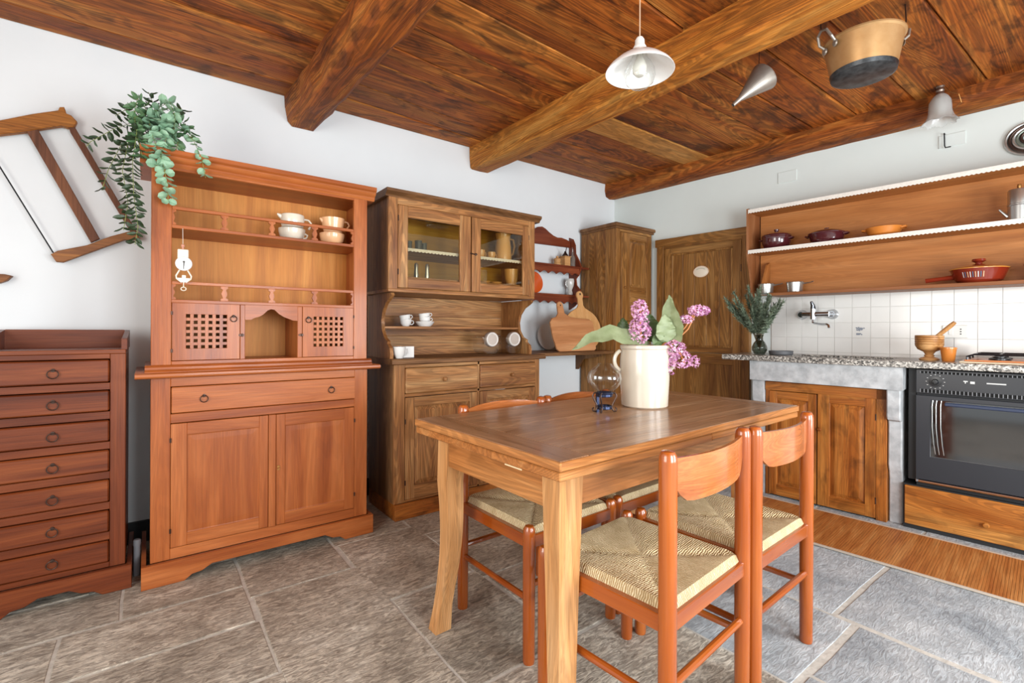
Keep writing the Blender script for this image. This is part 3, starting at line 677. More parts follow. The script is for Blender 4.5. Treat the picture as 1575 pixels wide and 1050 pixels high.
# ================================================================= WALL SHELF between dresser and cupboard
ws = thing('scalloped_wall_shelf', 'dark red wooden wall shelf with scalloped edges and carved crest', 'shelf', (2.95, 3.3, 1.4))
pts = [(2.66, 1.955), (3.212, 1.962)]
crest = [(3.212, 2.02), (3.16, 2.035), (3.10, 2.045), (3.05, 2.04), (3.0, 2.052), (2.95, 2.075), (2.90, 2.105), (2.86, 2.118), (2.81, 2.108), (2.77, 2.085), (2.72, 2.075), (2.66, 2.06)]
MB().prism(pts+crest, 'xz', 3.325, 3.345, bev=.002).obj('crest', redw('x'), ws)
for z in (1.765, 1.50):
    sh = box('shelf', redw('x'), ws, 2.63, 3.33, 3.19, 3.345, z-.018, z, bev=.003)
    MB().prism(scallop(2.64, 3.21, z-.018, z-.085, .022, 6), 'xz', 3.20, 3.213).obj('scalloped_apron', redw('x'), sh)
sp = [(3.345, 2.06), (3.30, 2.04), (3.27, 1.98), (3.265, 1.90), (3.22, 1.83), (3.19, 1.765), (3.215, 1.70), (3.26, 1.66), (3.25, 1.60), (3.20, 1.55), (3.19, 1.50), (3.22, 1.44), (3.28, 1.40), (3.345, 1.37)]
for xx in (2.64, 3.215): MB().prism(sp, 'yz', xx, xx+.018).obj('side_panel', redw('z'), ws)
# lower narrow shelf board carrying the cutting boards
ls = thing('narrow_wooden_shelf', 'narrow dark wooden shelf board under the cutting boards', 'shelf', (2.9, 3.1, .98))
box('board', oakdark('x'), ls, 2.42, 3.35, 2.90, 3.345, .965, .992)
b = MB()
for xx in (2.45, 3.31): b.prism([(3.345, .965), (3.0, .965), (3.02, .94), (3.25, .90), (3.32, .80), (3.345, .80)], 'yz', xx, xx+.02)
b.obj('bracket', oakdark('z'), ls)

# ================================================================= KITCHEN SIDE (frame B)
# granite worktop
def granite_mat():
    m, nt, p = newmat('speckled granite'); L = nt.links.new
    mp, add, oi = coords(nt, (130, 130, 130))
    v = N(nt, 'ShaderNodeTexVoronoi'); L(mp.outputs[0], v.inputs['Vector']); v.inputs['Scale'].default_value = 1
    r = ramp(nt, [(.05, lin('#34322f')), (.3, lin('#6f6a64')), (.6, lin('#98938b')), (.9, lin('#c9c5bc'))])
    sep = N(nt, 'ShaderNodeSeparateColor'); L(v.outputs['Color'], sep.inputs[0]); L(sep.outputs[0], r.inputs[0]); L(r.outputs[0], p.inputs['Base Color'])
    p.inputs['Roughness'].default_value = .3; return m
granite = granite_mat()
greystone = plain('grey hewn stone', '#c3c5c6', rough=.7, nscale=14, col2='#9da0a2', bump=.5)
wt = thing('granite_worktop', 'speckled grey granite worktop running along the tiled wall', 'worktop', (-.6, 3.85, .98), 'B')
b = MB(); b.ring_frame((-1.645, .9, 3.60, 4.12), (-1.24, -.66, 3.70, 4.03), 'xy', .962, 1.0, .003)
b.obj('slab', granite, wt)
sb = MB()
sb.box(-1.25, -.65, 3.69, 3.70, .83, .962, 0); sb.box(-1.25, -.65, 4.03, 4.04, .83, .962, 0); sb.box(-1.25, -1.24, 3.70, 4.03, .83, .962, 0); sb.box(-.66, -.65, 3.70, 4.03, .83, .962, 0); sb.box(-1.25, -.65, 3.69, 4.04, .828, .838, 0)
sb.obj('sink_basin', plain('dark stone basin', '#7b7a78', rough=.5, nz=.2), wt)
sk = thing('stone_sink_block', 'massive grey stone lintel and carved uprights under the granite worktop', 'stonework', (-1.0, 3.85, 0), 'B')
def rough_box(b, x0, x1, y0, y1, z0, z1, nx=12, j=.003):
    # front face hewn: a strip grid
    bm_ = b.bm; g = []
    nz = max(2, int((z1-z0)/.03))
    for i in range(nx+1):
        g.append([bm_.verts.new((x0+(x1-x0)*i/nx, y0+random.uniform(-j, j), z0+(z1-z0)*k/nz)) for k in range(nz+1)])
    for i in range(nx):
        for k in range(nz): bm_.faces.new((g[i][k], g[i+1][k], g[i+1][k+1], g[i][k+1]))
    bk = [bm_.verts.new(p) for p in ((x0, y1, z0), (x1, y1, z0), (x1, y1, z1), (x0, y1, z1))]
    bm_.faces.new([g[i][0] for i in range(nx+1)][::-1]+[bk[0], bk[1]]); bm_.faces.new([g[i][nz] for i in range(nx+1)]+[bk[2], bk[3]])
    bm_.faces.new([g[0][k] for k in range(nz+1)]+[bk[3], bk[0]]); bm_.faces.new([g[nx][k] for k in range(nz+1)][::-1]+[bk[1], bk[2]]); bm_.faces.new(bk)
    bmesh.ops.recalc_face_normals(bm_, faces=bm_.faces[:])
b = MB(); rough_box(b, -1.455, -.578, 3.635, 3.685, .822, .962, 26); b.obj('lintel', greystone, sk)
b = MB(); b.box(-1.455, -1.26, 3.66, 4.12, .83, .962, .003); b.box(-.65, -.578, 3.66, 4.12, .822, .962, .003); b.obj('side_block', greystone, sk)
b = MB(); b.prism([(3.665, .822), (3.665, .70), (3.69, .64), (3.70, .6), (3.70, 0), (4.1, 0), (4.1, .822)], 'yz', -1.445, -1.372); b.obj('upright', greystone, sk)
b = MB(); b.prism([(3.65, .822), (3.65, .66), (3.662, .638), (3.70, .625), (3.705, .59), (3.70, .36), (3.725, .31), (3.735, .25), (3.735, 0), (4.1, 0), (4.1, .822)], 'yz', -.658, -.590, bev=.006); b.obj('carved_upright', greystone, sk)

# sink cabinet
sc_ = thing('sink_cabinet', 'pine cabinet with two raised panel doors under the stone sink', 'cabinet', (-1.0, 3.85, 0), 'B')
b = MB(); b.box(-1.368, -1.340, 3.70, 3.72, .0, .815); b.box(-.716, -.662, 3.69, 3.71, 0, .815); b.box(-1.368, -1.35, 3.72, 4.1, 0, .80, 0); b.box(-.68, -.662, 3.71, 4.1, 0, .80, 0); b.obj('frame_board', sinkw('z'), sc_)
box('top_rail', sinkw('x'), sc_, -1.368, -.662, 3.69, 3.71, .752, .815)
box('back_board', sinkw('x'), sc_, -1.35, -.68, 4.08, 4.1, 0, .8, bev=0)
d1 = raised_door(sc_, -1.340, -1.040, .01, .750, 3.686, sinkw, sinkw, px=(-1.29, -1.092, .085, .697), raise_=.008)
d2 = raised_door(sc_, -1.036, -.716, .01, .755, 3.686, sinkw, sinkw, px=(-.965, -.772, .085, .700), raise_=.008)
knob(MB(), -1.02, 3.686, .52, .013).obj('knob', sinkw('z'), d2)
b = MB(); hinge(b, -.716, 3.69, .64, .04); hinge(b, -.716, 3.69, .12, .04); b.obj('hinge', ringm, d2)

# oven
ov = thing('built_in_oven', 'black built-in oven with glass door under the granite worktop', 'oven', (-.22, 3.9, .3), 'B')
darkg = plain('charcoal side', '#1d1e20', rough=.6)
box('housing', darkg, ov, -.524, .076, 3.71, 4.1, .29, .955, bev=.002)
cp = box('control_panel', plain('black panel', '#23252a', rough=.32), ov, -.524, .076, 3.686, 3.71, .812, .952, bev=.003)
b = MB(); b.lathe([(0, .022), (.012, .021), (.014, .012), (.016, .004), (.03, .003), (.03, 0)], 24, (-.437, 3.686, .884), RX); b.box(-.440, -.434, 3.660, 3.666, .872, .898, .001); b.obj('timer_knob', blackm, cp)
mk = plain('white print', '#d6d6d2', rough=.5)
b = MB()
for k in range(12):
    a = 2*pi*k/12; x = -.437+.040*cos(a); z = .884+.040*sin(a)
    b.prism([(x-.003, z-.0012), (x+.003, z-.0012), (x+.003, z+.0012), (x-.003, z+.0012)], 'xz', 3.6853, 3.6862)
b.box(-.318, -.300, 3.685, 3.6862, .893, .899, 0); b.obj('dial_marks', mk, cp, kind='stuff')
b = MB(); b.box(-.312, -.308, 3.6845, 3.6862, .884, .898, 0); b.box(-.290, -.272, 3.6845, 3.6862, .884, .897, 0); b.obj('clock_display', mk, cp)
box('brand_plate', plain('pale aluminium strip', '#b9bab9', rough=.4, metal=.4), cp, -.225, -.150, 3.6845, 3.6862, .888, .895, bev=0)
slotm = plain('vent slot', '#050505', rough=.9); slatm = plain('vent slat', '#7d7f82', rough=.35)
for z0_, z1_ in ((.930, .942), (.818, .838)):
    b = MB(); b.box(-.505, .07, 3.6845, 3.687, z0_, z1_, 0); vg = b.obj('vent_slot', slotm, cp)
    b = MB()
    for k in range(34): b.box(-.505+.0171*k, -.5015+.0171*k, 3.682, 3.6865, z0_, z1_, 0)
    b.obj('vent_slat', slatm, vg)
for k in range(3):
    pass
dv = MB(); dv.ring_frame((-.524, .076, .305, .80), (-.457, .01, .445, .775), 'xz', 3.688, 3.712, .002)
dv = dv.obj('oven_door', plain('dark blue black enamel', '#25272d', rough=.35), ov)
b = MB(); b.box(-.457, .01, 3.698, 3.704, .445, .775, 0); b.obj('door_glass', plain('dark reflecting glass', '#0c0e12', rough=.06, spec=.9, coat=1), dv)
b = MB(); b.box(-.397, .0, 3.676, 3.696, .748, .768, .004); b.box(-.392, -.38, 3.69, 3.70, .75, .766, 0); b.obj('door_handle', plain('navy handle bar', '#27334d', rough=.3), dv)
b = MB()
for k, x in enumerate((-.447, -.430, -.410)): b.tube([(x, 3.695, .79), (x-.004, 3.684, .74), (x-.003, 3.683, .62), (x+.004, 3.686, .52), (x+.010, 3.696, .462)], .0018, 6)
b.obj('curved_trim_bar', steel, dv)
b = MB(); b.tube([(-.51, 3.682, .296), (.07, 3.682, .296)], .008, 8); b.box(-.524, .076, 3.69, 3.71, .286, .302); b.obj('chrome_trim', chrome, ov)
b = MB(); b.box(-.524, .09, 3.72, 4.1, .262, .286, 0); b.obj('base_strip', darkg, ov)
# gap panel left of oven
MB().box(-.563, -.526, 3.72, 4.1, .29, .955, .001).obj('filler_panel', darkg, fr='B', base=(-.545, 3.9, .29), label='narrow dark filler panel between carved stone upright and oven', cat='panel')
# drawer under oven
ud = thing('low_drawer_unit', 'low pine drawer unit with round knob below the black oven', 'drawer unit', (-.2, 3.9, 0), 'B')
box('carcass', darkg, ud, -.583, .12, 3.70, 4.1, 0, .262, bev=.001)
d_ = box('drawer', drw('x'), ud, -.575, .115, 3.684, 3.70, .028, .256, bev=.003)
knob(MB(), -.224, 3.684, .122, .016).obj('knob', drw('z'), d_)

# hob
hb = thing('gas_hob', 'copper coloured gas hob with black pan grids on the worktop', 'hob', (-.1, 3.85, 1.0), 'B')
copper = plain('copper brown enamel', '#c77a45', rough=.28, metal=.3)
box('hob_plate', plain('beige steel rim', '#d2b79c', rough=.3, metal=.4), hb, -.335, .26, 3.66, 4.06, 1.0, 1.010, bev=.003)
box('burner_tray', copper, hb, -.315, .24, 3.68, 4.04, 1.010, 1.018, bev=.003)
for cx_, cy_ in ((-.18, 3.80), (-.18, 3.94), (.1, 3.80), (.1, 3.94)):
    b = MB(); b.lathe([(.045, 1.018), (.045, 1.026), (.03, 1.03), (.03, 1.036), (0, 1.038)], 20, (cx_, cy_, 0)); b.obj('burner', blackm, hb)
for gx0, gx1 in ((-.305, -.045), (-.035, .23)):
    b = MB(); y0_, y1_ = 3.70, 4.02
    P_ = [(gx0, y0_, 1.018), (gx0, y0_, 1.035), (gx0+.03, y0_, 1.048), (gx1-.03, y0_, 1.048), (gx1, y0_, 1.035), (gx1, y0_, 1.018)]
    b.tube(P_, .0055, 6); b.tube([(x, y1_, z) for x, _, z in P_], .0055, 6); b.tube([(x, 3.86, z) for x, _, z in P_], .0055, 6)
    for xx in (gx0+.03, (gx0+gx1)/2, gx1-.03): b.tube([(xx, y0_, 1.048), (xx, y1_, 1.048)], .0055, 6)
    b.obj('pan_grid', blackm, hb)

# faucet
fc = thing('wall_faucet', 'chrome wall-mounted mixer tap above the stone sink', 'faucet', (-1.14, 4.1, 1.29), 'B')
b = MB(); 
for x in (-1.262, -1.062): b.lathe([(0, .03), (.022, .03), (.036, .008), (.038, 0)], 20, (x, 4.125, 1.30), RX)
b.obj('rosette', chrome, fc)
b = MB(); b.tube([(-1.262, 4.11, 1.30), (-1.24, 4.06, 1.30)], .012, 12); b.tube([(-1.065, 4.11, 1.30), (-1.065, 4.045, 1.30)], .012, 12); b.tube([(-1.24, 4.055, 1.30), (-1.15, 4.04, 1.30), (-1.065, 4.045, 1.30)], .017, 14)
b.tube([(-1.165, 4.04, 1.262), (-1.165, 4.04, 1.34)], .019, 16); b.obj('body', chrome, fc)
b = MB(); b.tube([(-1.165, 4.04, 1.34), (-1.167, 4.035, 1.368), (-1.172, 4.02, 1.392)], [.019, .014, .008], 12); b.obj('lever', plain('dark chrome', '#66686c', rough=.15, metal=1), fc)
b = MB(); b.tube([(-1.165, 4.04, 1.262), (-1.165, 4.036, 1.238), (-1.15, 4.02, 1.232), (-1.08, 3.95, 1.222), (-1.04, 3.90, 1.222), (-1.025, 3.885, 1.216), (-1.02, 3.88, 1.198)], .008, 10); b.obj('spout', chrome, fc)

# decorated tile motif and socket
b = MB(); rr = random.Random(3)
for k in range(26):
    a = rr.uniform(0, 2*pi); r_ = rr.uniform(.0, 1); x = -.893+.026*cos(a)*r_; z = 1.190+.012*sin(a)*r_ + (.006 if k % 2 else 0)
    b.lathe([(0, .0012), (.0045, .001), (.005, 0)], 6, (x, DB-.0062, z), RX)
for k in range(8):
    b.lathe([(0, .0012), (.0045, .001), (.005, 0)], 6, (-.913+.007*(k % 5), DB-.0062, 1.152+.006*(k % 2)), RX)
b.obj('tile_flower_motif', plain('slate blue glaze', '#7d8490', rough=.3), fr='B', base=(-.893, DB-.008, 1.18), label='small grey flower basket painted on a white wall tile', cat='motif')
so = thing('wall_socket', 'white socket plate on the tiles behind the mortar bowl', 'socket', (-.40, 4.12, 1.18), 'B')
box('plate', whiteplastic, so, -.455, -.335, 4.113, 4.124, 1.135, 1.215, bev=.003)
b = MB()
for k in range(3): b.lathe([(0, .001), (.004, .001), (.004, 0)], 8, (-.368, 4.113, 1.16+.015*k), RX)
b.obj('socket_hole', blackm, so)
b = MB(); b.box(-.425, -.405, 4.110, 4.114, 1.155, 1.195, .002); b.obj('switch', whiteplastic, so)

# wall shelf unit
su = thing('kitchen_shelf_unit', 'long orange-brown wooden wall shelf unit holding cookware above the tiles', 'shelf', (-.6, 4.1, 1.4), 'B')
for k in range(2): MB().box(-1.56, .9, 4.098, 4.118, (1.462, 1.802)[k], (1.782, 2.098)[k], .002).obj('back_board', shelfw('x'), su)
box('top_board', shelfw('x'), su, -1.57, .9, 3.885, 4.12, 2.098, 2.118)
box('middle_shelf', shelfw('x'), su, -1.57, .9, 3.885, 4.098, 1.782, 1.802)
box('bottom_shelf', shelfd('x'), su, -1.42, .9, 3.865, 4.12, 1.440, 1.462)
for z in (2.108, 1.792):
    b = MB(); n = 120; pts = [(-1.57, z+.012)]+[(-1.57+2.47*i/(n*2), z-.018+(.005 if i % 2 else 0)) for i in range(n*2+1)]+[(.9, z+.012)]
    b.prism(pts, 'xz', 3.879, 3.884).obj('white_edging', whiteedge, su)
b = MB(); b.prism([(4.12, 1.44), (3.965, 1.44), (3.955, 1.55), (3.93, 1.66), (3.90, 1.72), (3.886, 1.78), (3.886, 2.13), (4.12, 2.13)], 'yz', -1.585, -1.567); b.obj('side_panel', shelfd('z'), su)
b = MB(); b.prism([(3.95, 1.47), (4.09, 1.47), (4.09, 1.72), (4.05, 1.70), (3.97, 1.56)], 'yz', -1.50, -1.485); b.obj('inner_bracket', shelfw('z'), su)

# bamboo mat
mt = thing('bamboo_mat', 'long reddish-brown bamboo slat mat on the floor before the sink', 'mat', (-.5, 3.3, 0), 'B')
b = MB(); n = 200
for k in range(n):
    x = -1.42+2.3*k/n; b.box(x, x+2.3/n-.0011, 3.012, 3.59, .003, .0085, 0)
b.obj('bamboo_slats', wood('bamboo slat', ['#9c5828', '#b37038', '#c5874c'], 'y', s=2.2, streak=.3, rough=.45), mt, kind='stuff', smooth=False)
b = MB(); b.box(-1.42, .88, 3.0, 3.016, .002, .010, .001); b.box(-1.42, .88, 3.586, 3.602, .002, .010, .001); b.box(-1.428, -1.414, 3.0, 3.602, .002, .010, .001); b.obj('cloth_binding', plain('grey cloth binding', '#b9ac9c', rough=.9), mt)
box('backing', plain('woven backing', '#8a5a32', rough=.9), mt, -1.42, .88, 3.01, 3.595, .001, .0035, bev=0)
# ================================================================= TABLE
TA = radians(2.1); TX, TY, TL, TW, TZ = .848, .912, 1.535, .775, .832
tb = thing('dining_table', 'brown wooden draw-leaf dining table with honey coloured curved legs', 'table', (TX, TY, 0), rot=TA, local=True)
fb = box('end_board', ttop('y'), tb, 0, .115, 0, TW, TZ-.024, TZ, bev=.003)
box('end_board', ttop('y'), tb, TL-.115, TL, 0, TW, TZ-.024, TZ, bev=.003)
ys = [0, .075, .20, .325, .45, .575, .70, TW]
for a, b_ in zip(ys, ys[1:]): box('top_board', ttop('x'), tb, .1155, TL-.1155, a+.0003, b_-.0003, TZ-.024, TZ-.0003, bev=.0006)
# honey coloured edge moulding of the top
b = MB(); b.box(-.004, .004, -.004, TW+.004, TZ-.026, TZ-.002, .002); b.box(TL-.004, TL+.004, -.004, TW+.004, TZ-.026, TZ-.002, .002); b.obj('edge_strip', tapr('y'), tb)
b = MB(); b.box(.0, TL, -.004, .004, TZ-.026, TZ-.002, .002); b.box(.0, TL, TW-.004, TW+.004, TZ-.026, TZ-.002, .002); b.obj('edge_strip', tapr('x'), tb)
b = MB(); b.box(.0, TL*.5, .0, TW, TZ-.054, TZ-.029, .003); b.box(TL*.5+.002, TL, .0, TW, TZ-.054, TZ-.029, .003); b.obj('draw_leaf', tapr('x'), tb)
AX0, AX1, AY0, AY1 = .085, 1.30, .075, .775
AZ = .662
b = MB(); b.box(AX0+.085, AX1-.08, AY0+.008, AY0+.03, AZ, TZ-.054); b.box(AX0+.085, AX1-.08, AY1-.03, AY1-.008, AZ, TZ-.054); b.obj('apron', tapr('x'), tb)
b = MB(); b.box(AX0+.008, AX0+.03, AY0+.085, AY1-.085, AZ-.012, TZ-.054); b.box(AX1-.03, AX1-.008, AY0+.085, AY1-.085, AZ-.012, TZ-.054); b.obj('apron', tapr('y'), tb)
b = MB(); b.box(AX0+.0065, AX0+.009, AY0+.185, AY0+.27, TZ-.098, TZ-.090, 0); b.obj('chipped_mark', plain('raw wood chip', '#ecd2a8', rough=.7), tb)
def table_leg(cx, cy, dx, dy):
    # cx,cy outer corner; dx,dy direction outwards (+-1); sabre curved with flared toe
    b = MB(); rings = []
    for i in range(17):
        t = i/16; z = (TZ-.054)*(1-t)
        wd = .086-.030*min(1, t/.86)-.0 if t < .86 else .056+.012*(t-.86)/.14
        if t < .25: off = 0
        elif t < .86: off = -.012*sin(pi*(t-.25)/.61)-.0
        else: off = .014*((t-.86)/.14)
        ox = cx+dx*(off+.012*t-.004); oy = cy+dy*(off+.012*t-.004)
        ix = ox-dx*wd; iy = oy-dy*wd
        c = .012
        P = [(ox-dx*c, oy), (ox, oy-dy*c), (ox, iy), (ix, iy), (ix, oy)]
        if dx*dy < 0: P = P[::-1]
        rings.append([b.bm.verts.new((x, y, z)) for x, y in P])
    for a_, c_ in zip(rings, rings[1:]):
        for k in range(5): b.bm.faces.new((a_[k], a_[(k+1) % 5], c_[(k+1) % 5], c_[k]))
    b.bm.faces.new(rings[0]); b.bm.faces.new(rings[-1][::-1]); bmesh.ops.recalc_face_normals(b.bm, faces=b.bm.faces[:])
    return b.obj('leg', tleg('z'), tb)
table_leg(AX0, AY0, -1, -1); table_leg(AX1, AY0, 1, -1); table_leg(AX0, AY1, -1, 1); table_leg(AX1, AY1, 1, 1)

# ================================================================= CHAIRS
def rush_mat(axis):
    m, nt, p = newmat('woven rush '+axis); L = nt.links.new
    mp, add, oi = coords(nt, (1, 1, 1))
    wv = N(nt, 'ShaderNodeTexWave', wave_type='BANDS', bands_direction=axis, i_Scale=46.0, i_Distortion=4.5, i_Detail=2.0); wv.inputs['Detail Scale'].default_value = 1.5
    L(mp.outputs[0], wv.inputs['Vector'])
    n = N(nt, 'ShaderNodeTexNoise', i_Scale=22.0, i_Detail=4.0); L(mp.outputs[0], n.inputs['Vector'])
    r = ramp(nt, [(.0, lin('#a0814f')), (.3, lin('#ceb384')), (.8, lin('#ead8b2'))]); L(wv.outputs['Fac'], r.inputs[0])
    r2 = ramp(nt, [(.3, (.80, .76, .68, 1)), (.65, (1, 1, 1, 1))]); L(n.outputs['Fac'], r2.inputs[0])
    mx = N(nt, 'ShaderNodeMix', data_type='RGBA', blend_type='MULTIPLY'); mx.inputs[0].default_value = 1; L(r.outputs[0], mx.inputs[6]); L(r2.outputs[0], mx.inputs[7]); L(mx.outputs[2], p.inputs['Base Color'])
    p.inputs['Roughness'].default_value = .7
    b = N(nt, 'ShaderNodeBump', i_Strength=.8, i_Distance=.004); L(wv.outputs['Fac'], b.inputs['Height']); L(b.outputs[0], p.inputs['Normal'])
    return m
rushx = rush_mat('X'); rushy = rush_mat('Y')
def make_chair(name, label, cat, loc, rot, group=None, WD=.455, DP=.43, HB=.87, front_scale=1.0, crest=0.0):
    # local frame: back posts at y=0, seat towards +y, centre x=0
    t = thing(name, label, cat, loc, rot=rot, group=group, local=True)
    h = WD/2; SZ = .468; hf = h*front_scale
    for sx in (-1, 1):
        prof = [(0, 0), (.021, 0), (.0225, .01), (.0235, .3), (.0235, HB-.03), (.022, HB-.014), (.016, HB-.004), (0, HB)]
        MB().lathe(prof, 18, (sx*h, 0, 0)).obj('back_post', chw('z'), t)
        prof = [(0, 0), (.020, 0), (.022, .01), (.0225, SZ-.02), (.021, SZ+.004), (.015, SZ+.014), (0, SZ+.018)]
        MB().lathe(prof, 18, (sx*hf, DP, 0)).obj('front_leg', chw('z'), t)
    # seat rails
    b = MB(); b.box(-h+.015, h-.015, -.013, .013, .405, SZ-.018, .003); b.box(-hf+.015, hf-.015, DP-.013, DP+.013, .405, SZ-.018, .003); b.obj('seat_rail', chw('x'), t)
    for sx in (-1, 1): MB().prism([(sx*(h-.013), .01), (sx*(h+.013), .01), (sx*(hf+.013), DP-.01), (sx*(hf-.013), DP-.01)], 'xy', .405, SZ-.018, bev=.002).obj('seat_rail', chw('y'), t)
    # rush seat: four woven triangles meeting in a hollow centre
    b = MB(); n = 28; g = []
    a0, a1 = -h+.004, h-.004; y0_, y1_ = -.006, DP+.008
    for i in range(n+1):
        row = []
        for j in range(n+1):
            u = i/n*2-1; v = j/n*2-1
            e = 1-max(abs(u), abs(v)); rnd = min(1, e/.10)
            z = SZ-.028+.036*sqrt(max(0, 1-(1-rnd)**2))-.012*min(1, e*1.6)
            d = abs(abs(u)-abs(v))
            z -= .009*max(0, 1-d/.10)*(1 if e > .05 else .3)
            hh = h+(hf-h)*(j/n)-.004
            row.append(b.bm.verts.new((u*hh, y0_+(y1_-y0_)*j/n, z)))
        g.append(row)
    for i in range(n):
        for j in range(n):
            f = b.bm.faces.new((g[i][j], g[i+1][j], g[i+1][j+1], g[i][j+1]))
            u = (i+.5)/n*2-1; v = (j+.5)/n*2-1
            f.material_index = 0 if abs(v) > abs(u) else 1
    b.obj('rush_seat', [rushx, rushy], t)
    # stretchers
    b = MB(); b.tube([(-h, 0, .262), (h, 0, .262)], .0115, 10); b.obj('back_stretcher', chw('x'), t)
    b = MB(); b.tube([(-hf, DP, .272), (hf, DP, .272)], .0115, 10); b.obj('front_stretcher', chw('x'), t)
    for sx in (-1, 1):
        for z in (.222,): 
            MB().tube([(sx*h, 0, z), (sx*hf, DP, z)], .0115, 10).obj('side_stretcher', chw('y'), t)
    # bent plywood backrest
    b = MB(); n = 16; fr_, bk_ = [], []
    for i in range(n+1):
        u = i/n*2-1; x = u*(h-.012); y = -.028*(1-u*u)
        zt_ = HB-.024-.004*(1-u*u)+crest*(1-u*u); zb_ = HB-.140-.006*(1-u*u)+.060*max(0, (abs(u)-.66)/.34)**2.2
        fr_.append([b.bm.verts.new((x, y+.005, z)) for z in (zb_, (zb_+zt_)/2, zt_)]); bk_.append([b.bm.verts.new((x, y-.005, z)) for z in (zb_, (zb_+zt_)/2, zt_)])
    for i in range(n):
        for k in range(2):
            b.bm.faces.new((fr_[i][k], fr_[i+1][k], fr_[i+1][k+1], fr_[i][k+1])); b.bm.faces.new((bk_[i][k], bk_[i][k+1], bk_[i+1][k+1], bk_[i+1][k]))
        b.bm.faces.new((fr_[i][0], bk_[i][0], bk_[i+1][0], fr_[i+1][0])); b.bm.faces.new((fr_[i][2], fr_[i+1][2], bk_[i+1][2], bk_[i][2]))
    for e in (0, n):
        b.bm.faces.new((fr_[e][0], fr_[e][1], fr_[e][2], bk_[e][2], bk_[e][1], bk_[e][0]))
    bmesh.ops.recalc_face_normals(b.bm, faces=b.bm.faces[:])
    b.obj('backrest', chback('x'), t)
    return t
G = 'rush seat chairs round the dining table'
def chair_at(p_left, p_right, label, flip=False, **kw):
    # back posts at p_left / p_right as seen from behind the chair
    a = Vector(p_left); b_ = Vector(p_right); m = (a+b_)/2; ang = atan2((b_-a).y, (b_-a).x)
    return make_chair('rush_seat_chair', label, 'chair', (m.x, m.y, 0), ang, G, WD=(b_-a).length, **kw)
chair_at((1.052, .732), (1.503, .772), 'orange varnished rush seat chair nearest the camera, beside the near table leg')
chair_at((1.550, .757), (1.990, .777), 'orange varnished rush seat chair in front of the table on the sink side')
chair_at((1.505, 1.755), (1.066, 1.745), 'rush seat chair behind the table on the hutch side', DP=.43, HB=.858, crest=.022)
chair_at((1.985, 1.775), (1.552, 1.762), 'rush seat chair behind the table next to the stoneware crock', DP=.43, HB=.858, crest=.022)

# ================================================================= STONEWARE CROCK WITH LILAC
VX, VY = 1.792, 1.372
crock = thing('stoneware_crock', 'tall cream stoneware crock with two ear handles standing on the dining table', 'crock', (VX, VY, TZ))
crm = plain('cream stoneware', '#cdc2b0', rough=.22, nz=.06, nscale=6, coat=.5)
b = MB(); b.lathe([(0, TZ), (.094, TZ), (.102, TZ+.006), (.104, TZ+.05), (.108, TZ+.12), (.108, TZ+.22), (.104, TZ+.25), (.104, TZ+.256), (.109, TZ+.262), (.109, TZ+.272), (.105, TZ+.276), (.099, TZ+.272), (.099, TZ+.24), (.099, TZ+.05), (0, TZ+.04)], 40, (VX, VY, 0))
b.obj('body', crm, crock)
r_ = Vector((sin(YAW), -cos(YAW), 0))
ca = Vector((.797, -.604, 0))
for sg in (-1, 1):
    pts = []
    for k in range(11):
        a = radians(-70+140*k/10) if True else 0
        rr_ = .100+.034*cos(a*1.0)*1.0
        pts.append(Vector((VX, VY, TZ+.205))+ca*sg*(.096+.040*cos(a))+Vector((0, 0, .044*sin(a)/sin(radians(70)))))
    MB().tube(pts, .009, 8).obj('ear_handle', crm, crock)
FP = dict
lil = thing('lilac_bouquet', 'pink lilac sprigs and large green leaves standing in the cream crock', 'flowers', (VX, VY, TZ+.1))
stemm = plain('orange brown stem', '#b5713a', rough=.6); gstem = plain('green stem', '#7d8a4a', rough=.6)
lm1 = plain('lilac petals', '#f3cde0', rough=.6, col2='#cf86b4', nscale=60)
lm2 = plain('deep lilac petals', '#cf93be', rough=.6, col2='#9d5a90', nscale=60)
def florets(c, R_, n, seed, droop=None):
    rr = random.Random(seed); b = MB()
    for k in range(n):
        while True:
            d = Vector((rr.uniform(-1, 1), rr.uniform(-1, 1), rr.uniform(-1, 1)))
            if .25 < d.length <= 1: break
        d = d.normalized()*(d.length**.4)
        p = Vector(c)+Vector((d.x*R_[0], d.y*R_[1], d.z*R_[2]))
        nrm = (d+Vector((rr.uniform(-.6, .6), rr.uniform(-.6, .6), rr.uniform(-.5, .5)))).normalized()
        q = nrm.to_track_quat('Z', 'Y').to_matrix(); s_ = rr.uniform(.006, .0098)
        c0 = b.bm.verts.new(p-nrm*.003); vs_ = []
        for a in range(8):
            r2 = s_ if a % 2 == 0 else s_*.42
            vs_.append(b.bm.verts.new(p+q @ Vector((r2*cos(a*pi/4), r2*sin(a*pi/4), .002 if a % 2 == 0 else 0))))
        for a in range(8):
            f = b.bm.faces.new((c0, vs_[a], vs_[(a+1) % 8])); f.material_index = 0 if k % 3 else 1
    return b
def sprig(pts, clusters, seed):
    st = MB().tube(pts, .0035, 6).obj('stem', stemm, lil)
    for i, (c, R_, n) in enumerate(clusters): florets(c, R_, n, seed+i).obj('lilac_panicle', [lm1, lm2], lil, kind='stuff', smooth=False)
top = Vector((VX, VY, TZ+.20))
sprig([top, (1.75, 1.36, 1.15), (1.738, 1.357, 1.28)], [((1.737, 1.357, 1.262), (.038, .038, .048), 170), ((1.738, 1.356, 1.175), (.050, .050, .062), 260)], 1)
sprig([top, (1.86, 1.27, 1.13), (1.90, 1.235, 1.19), (1.935, 1.21, 1.26)], [((1.945, 1.20, 1.262), (.055, .045, .024), 170), ((1.905, 1.235, 1.222), (.035, .035, .018), 70)], 11)
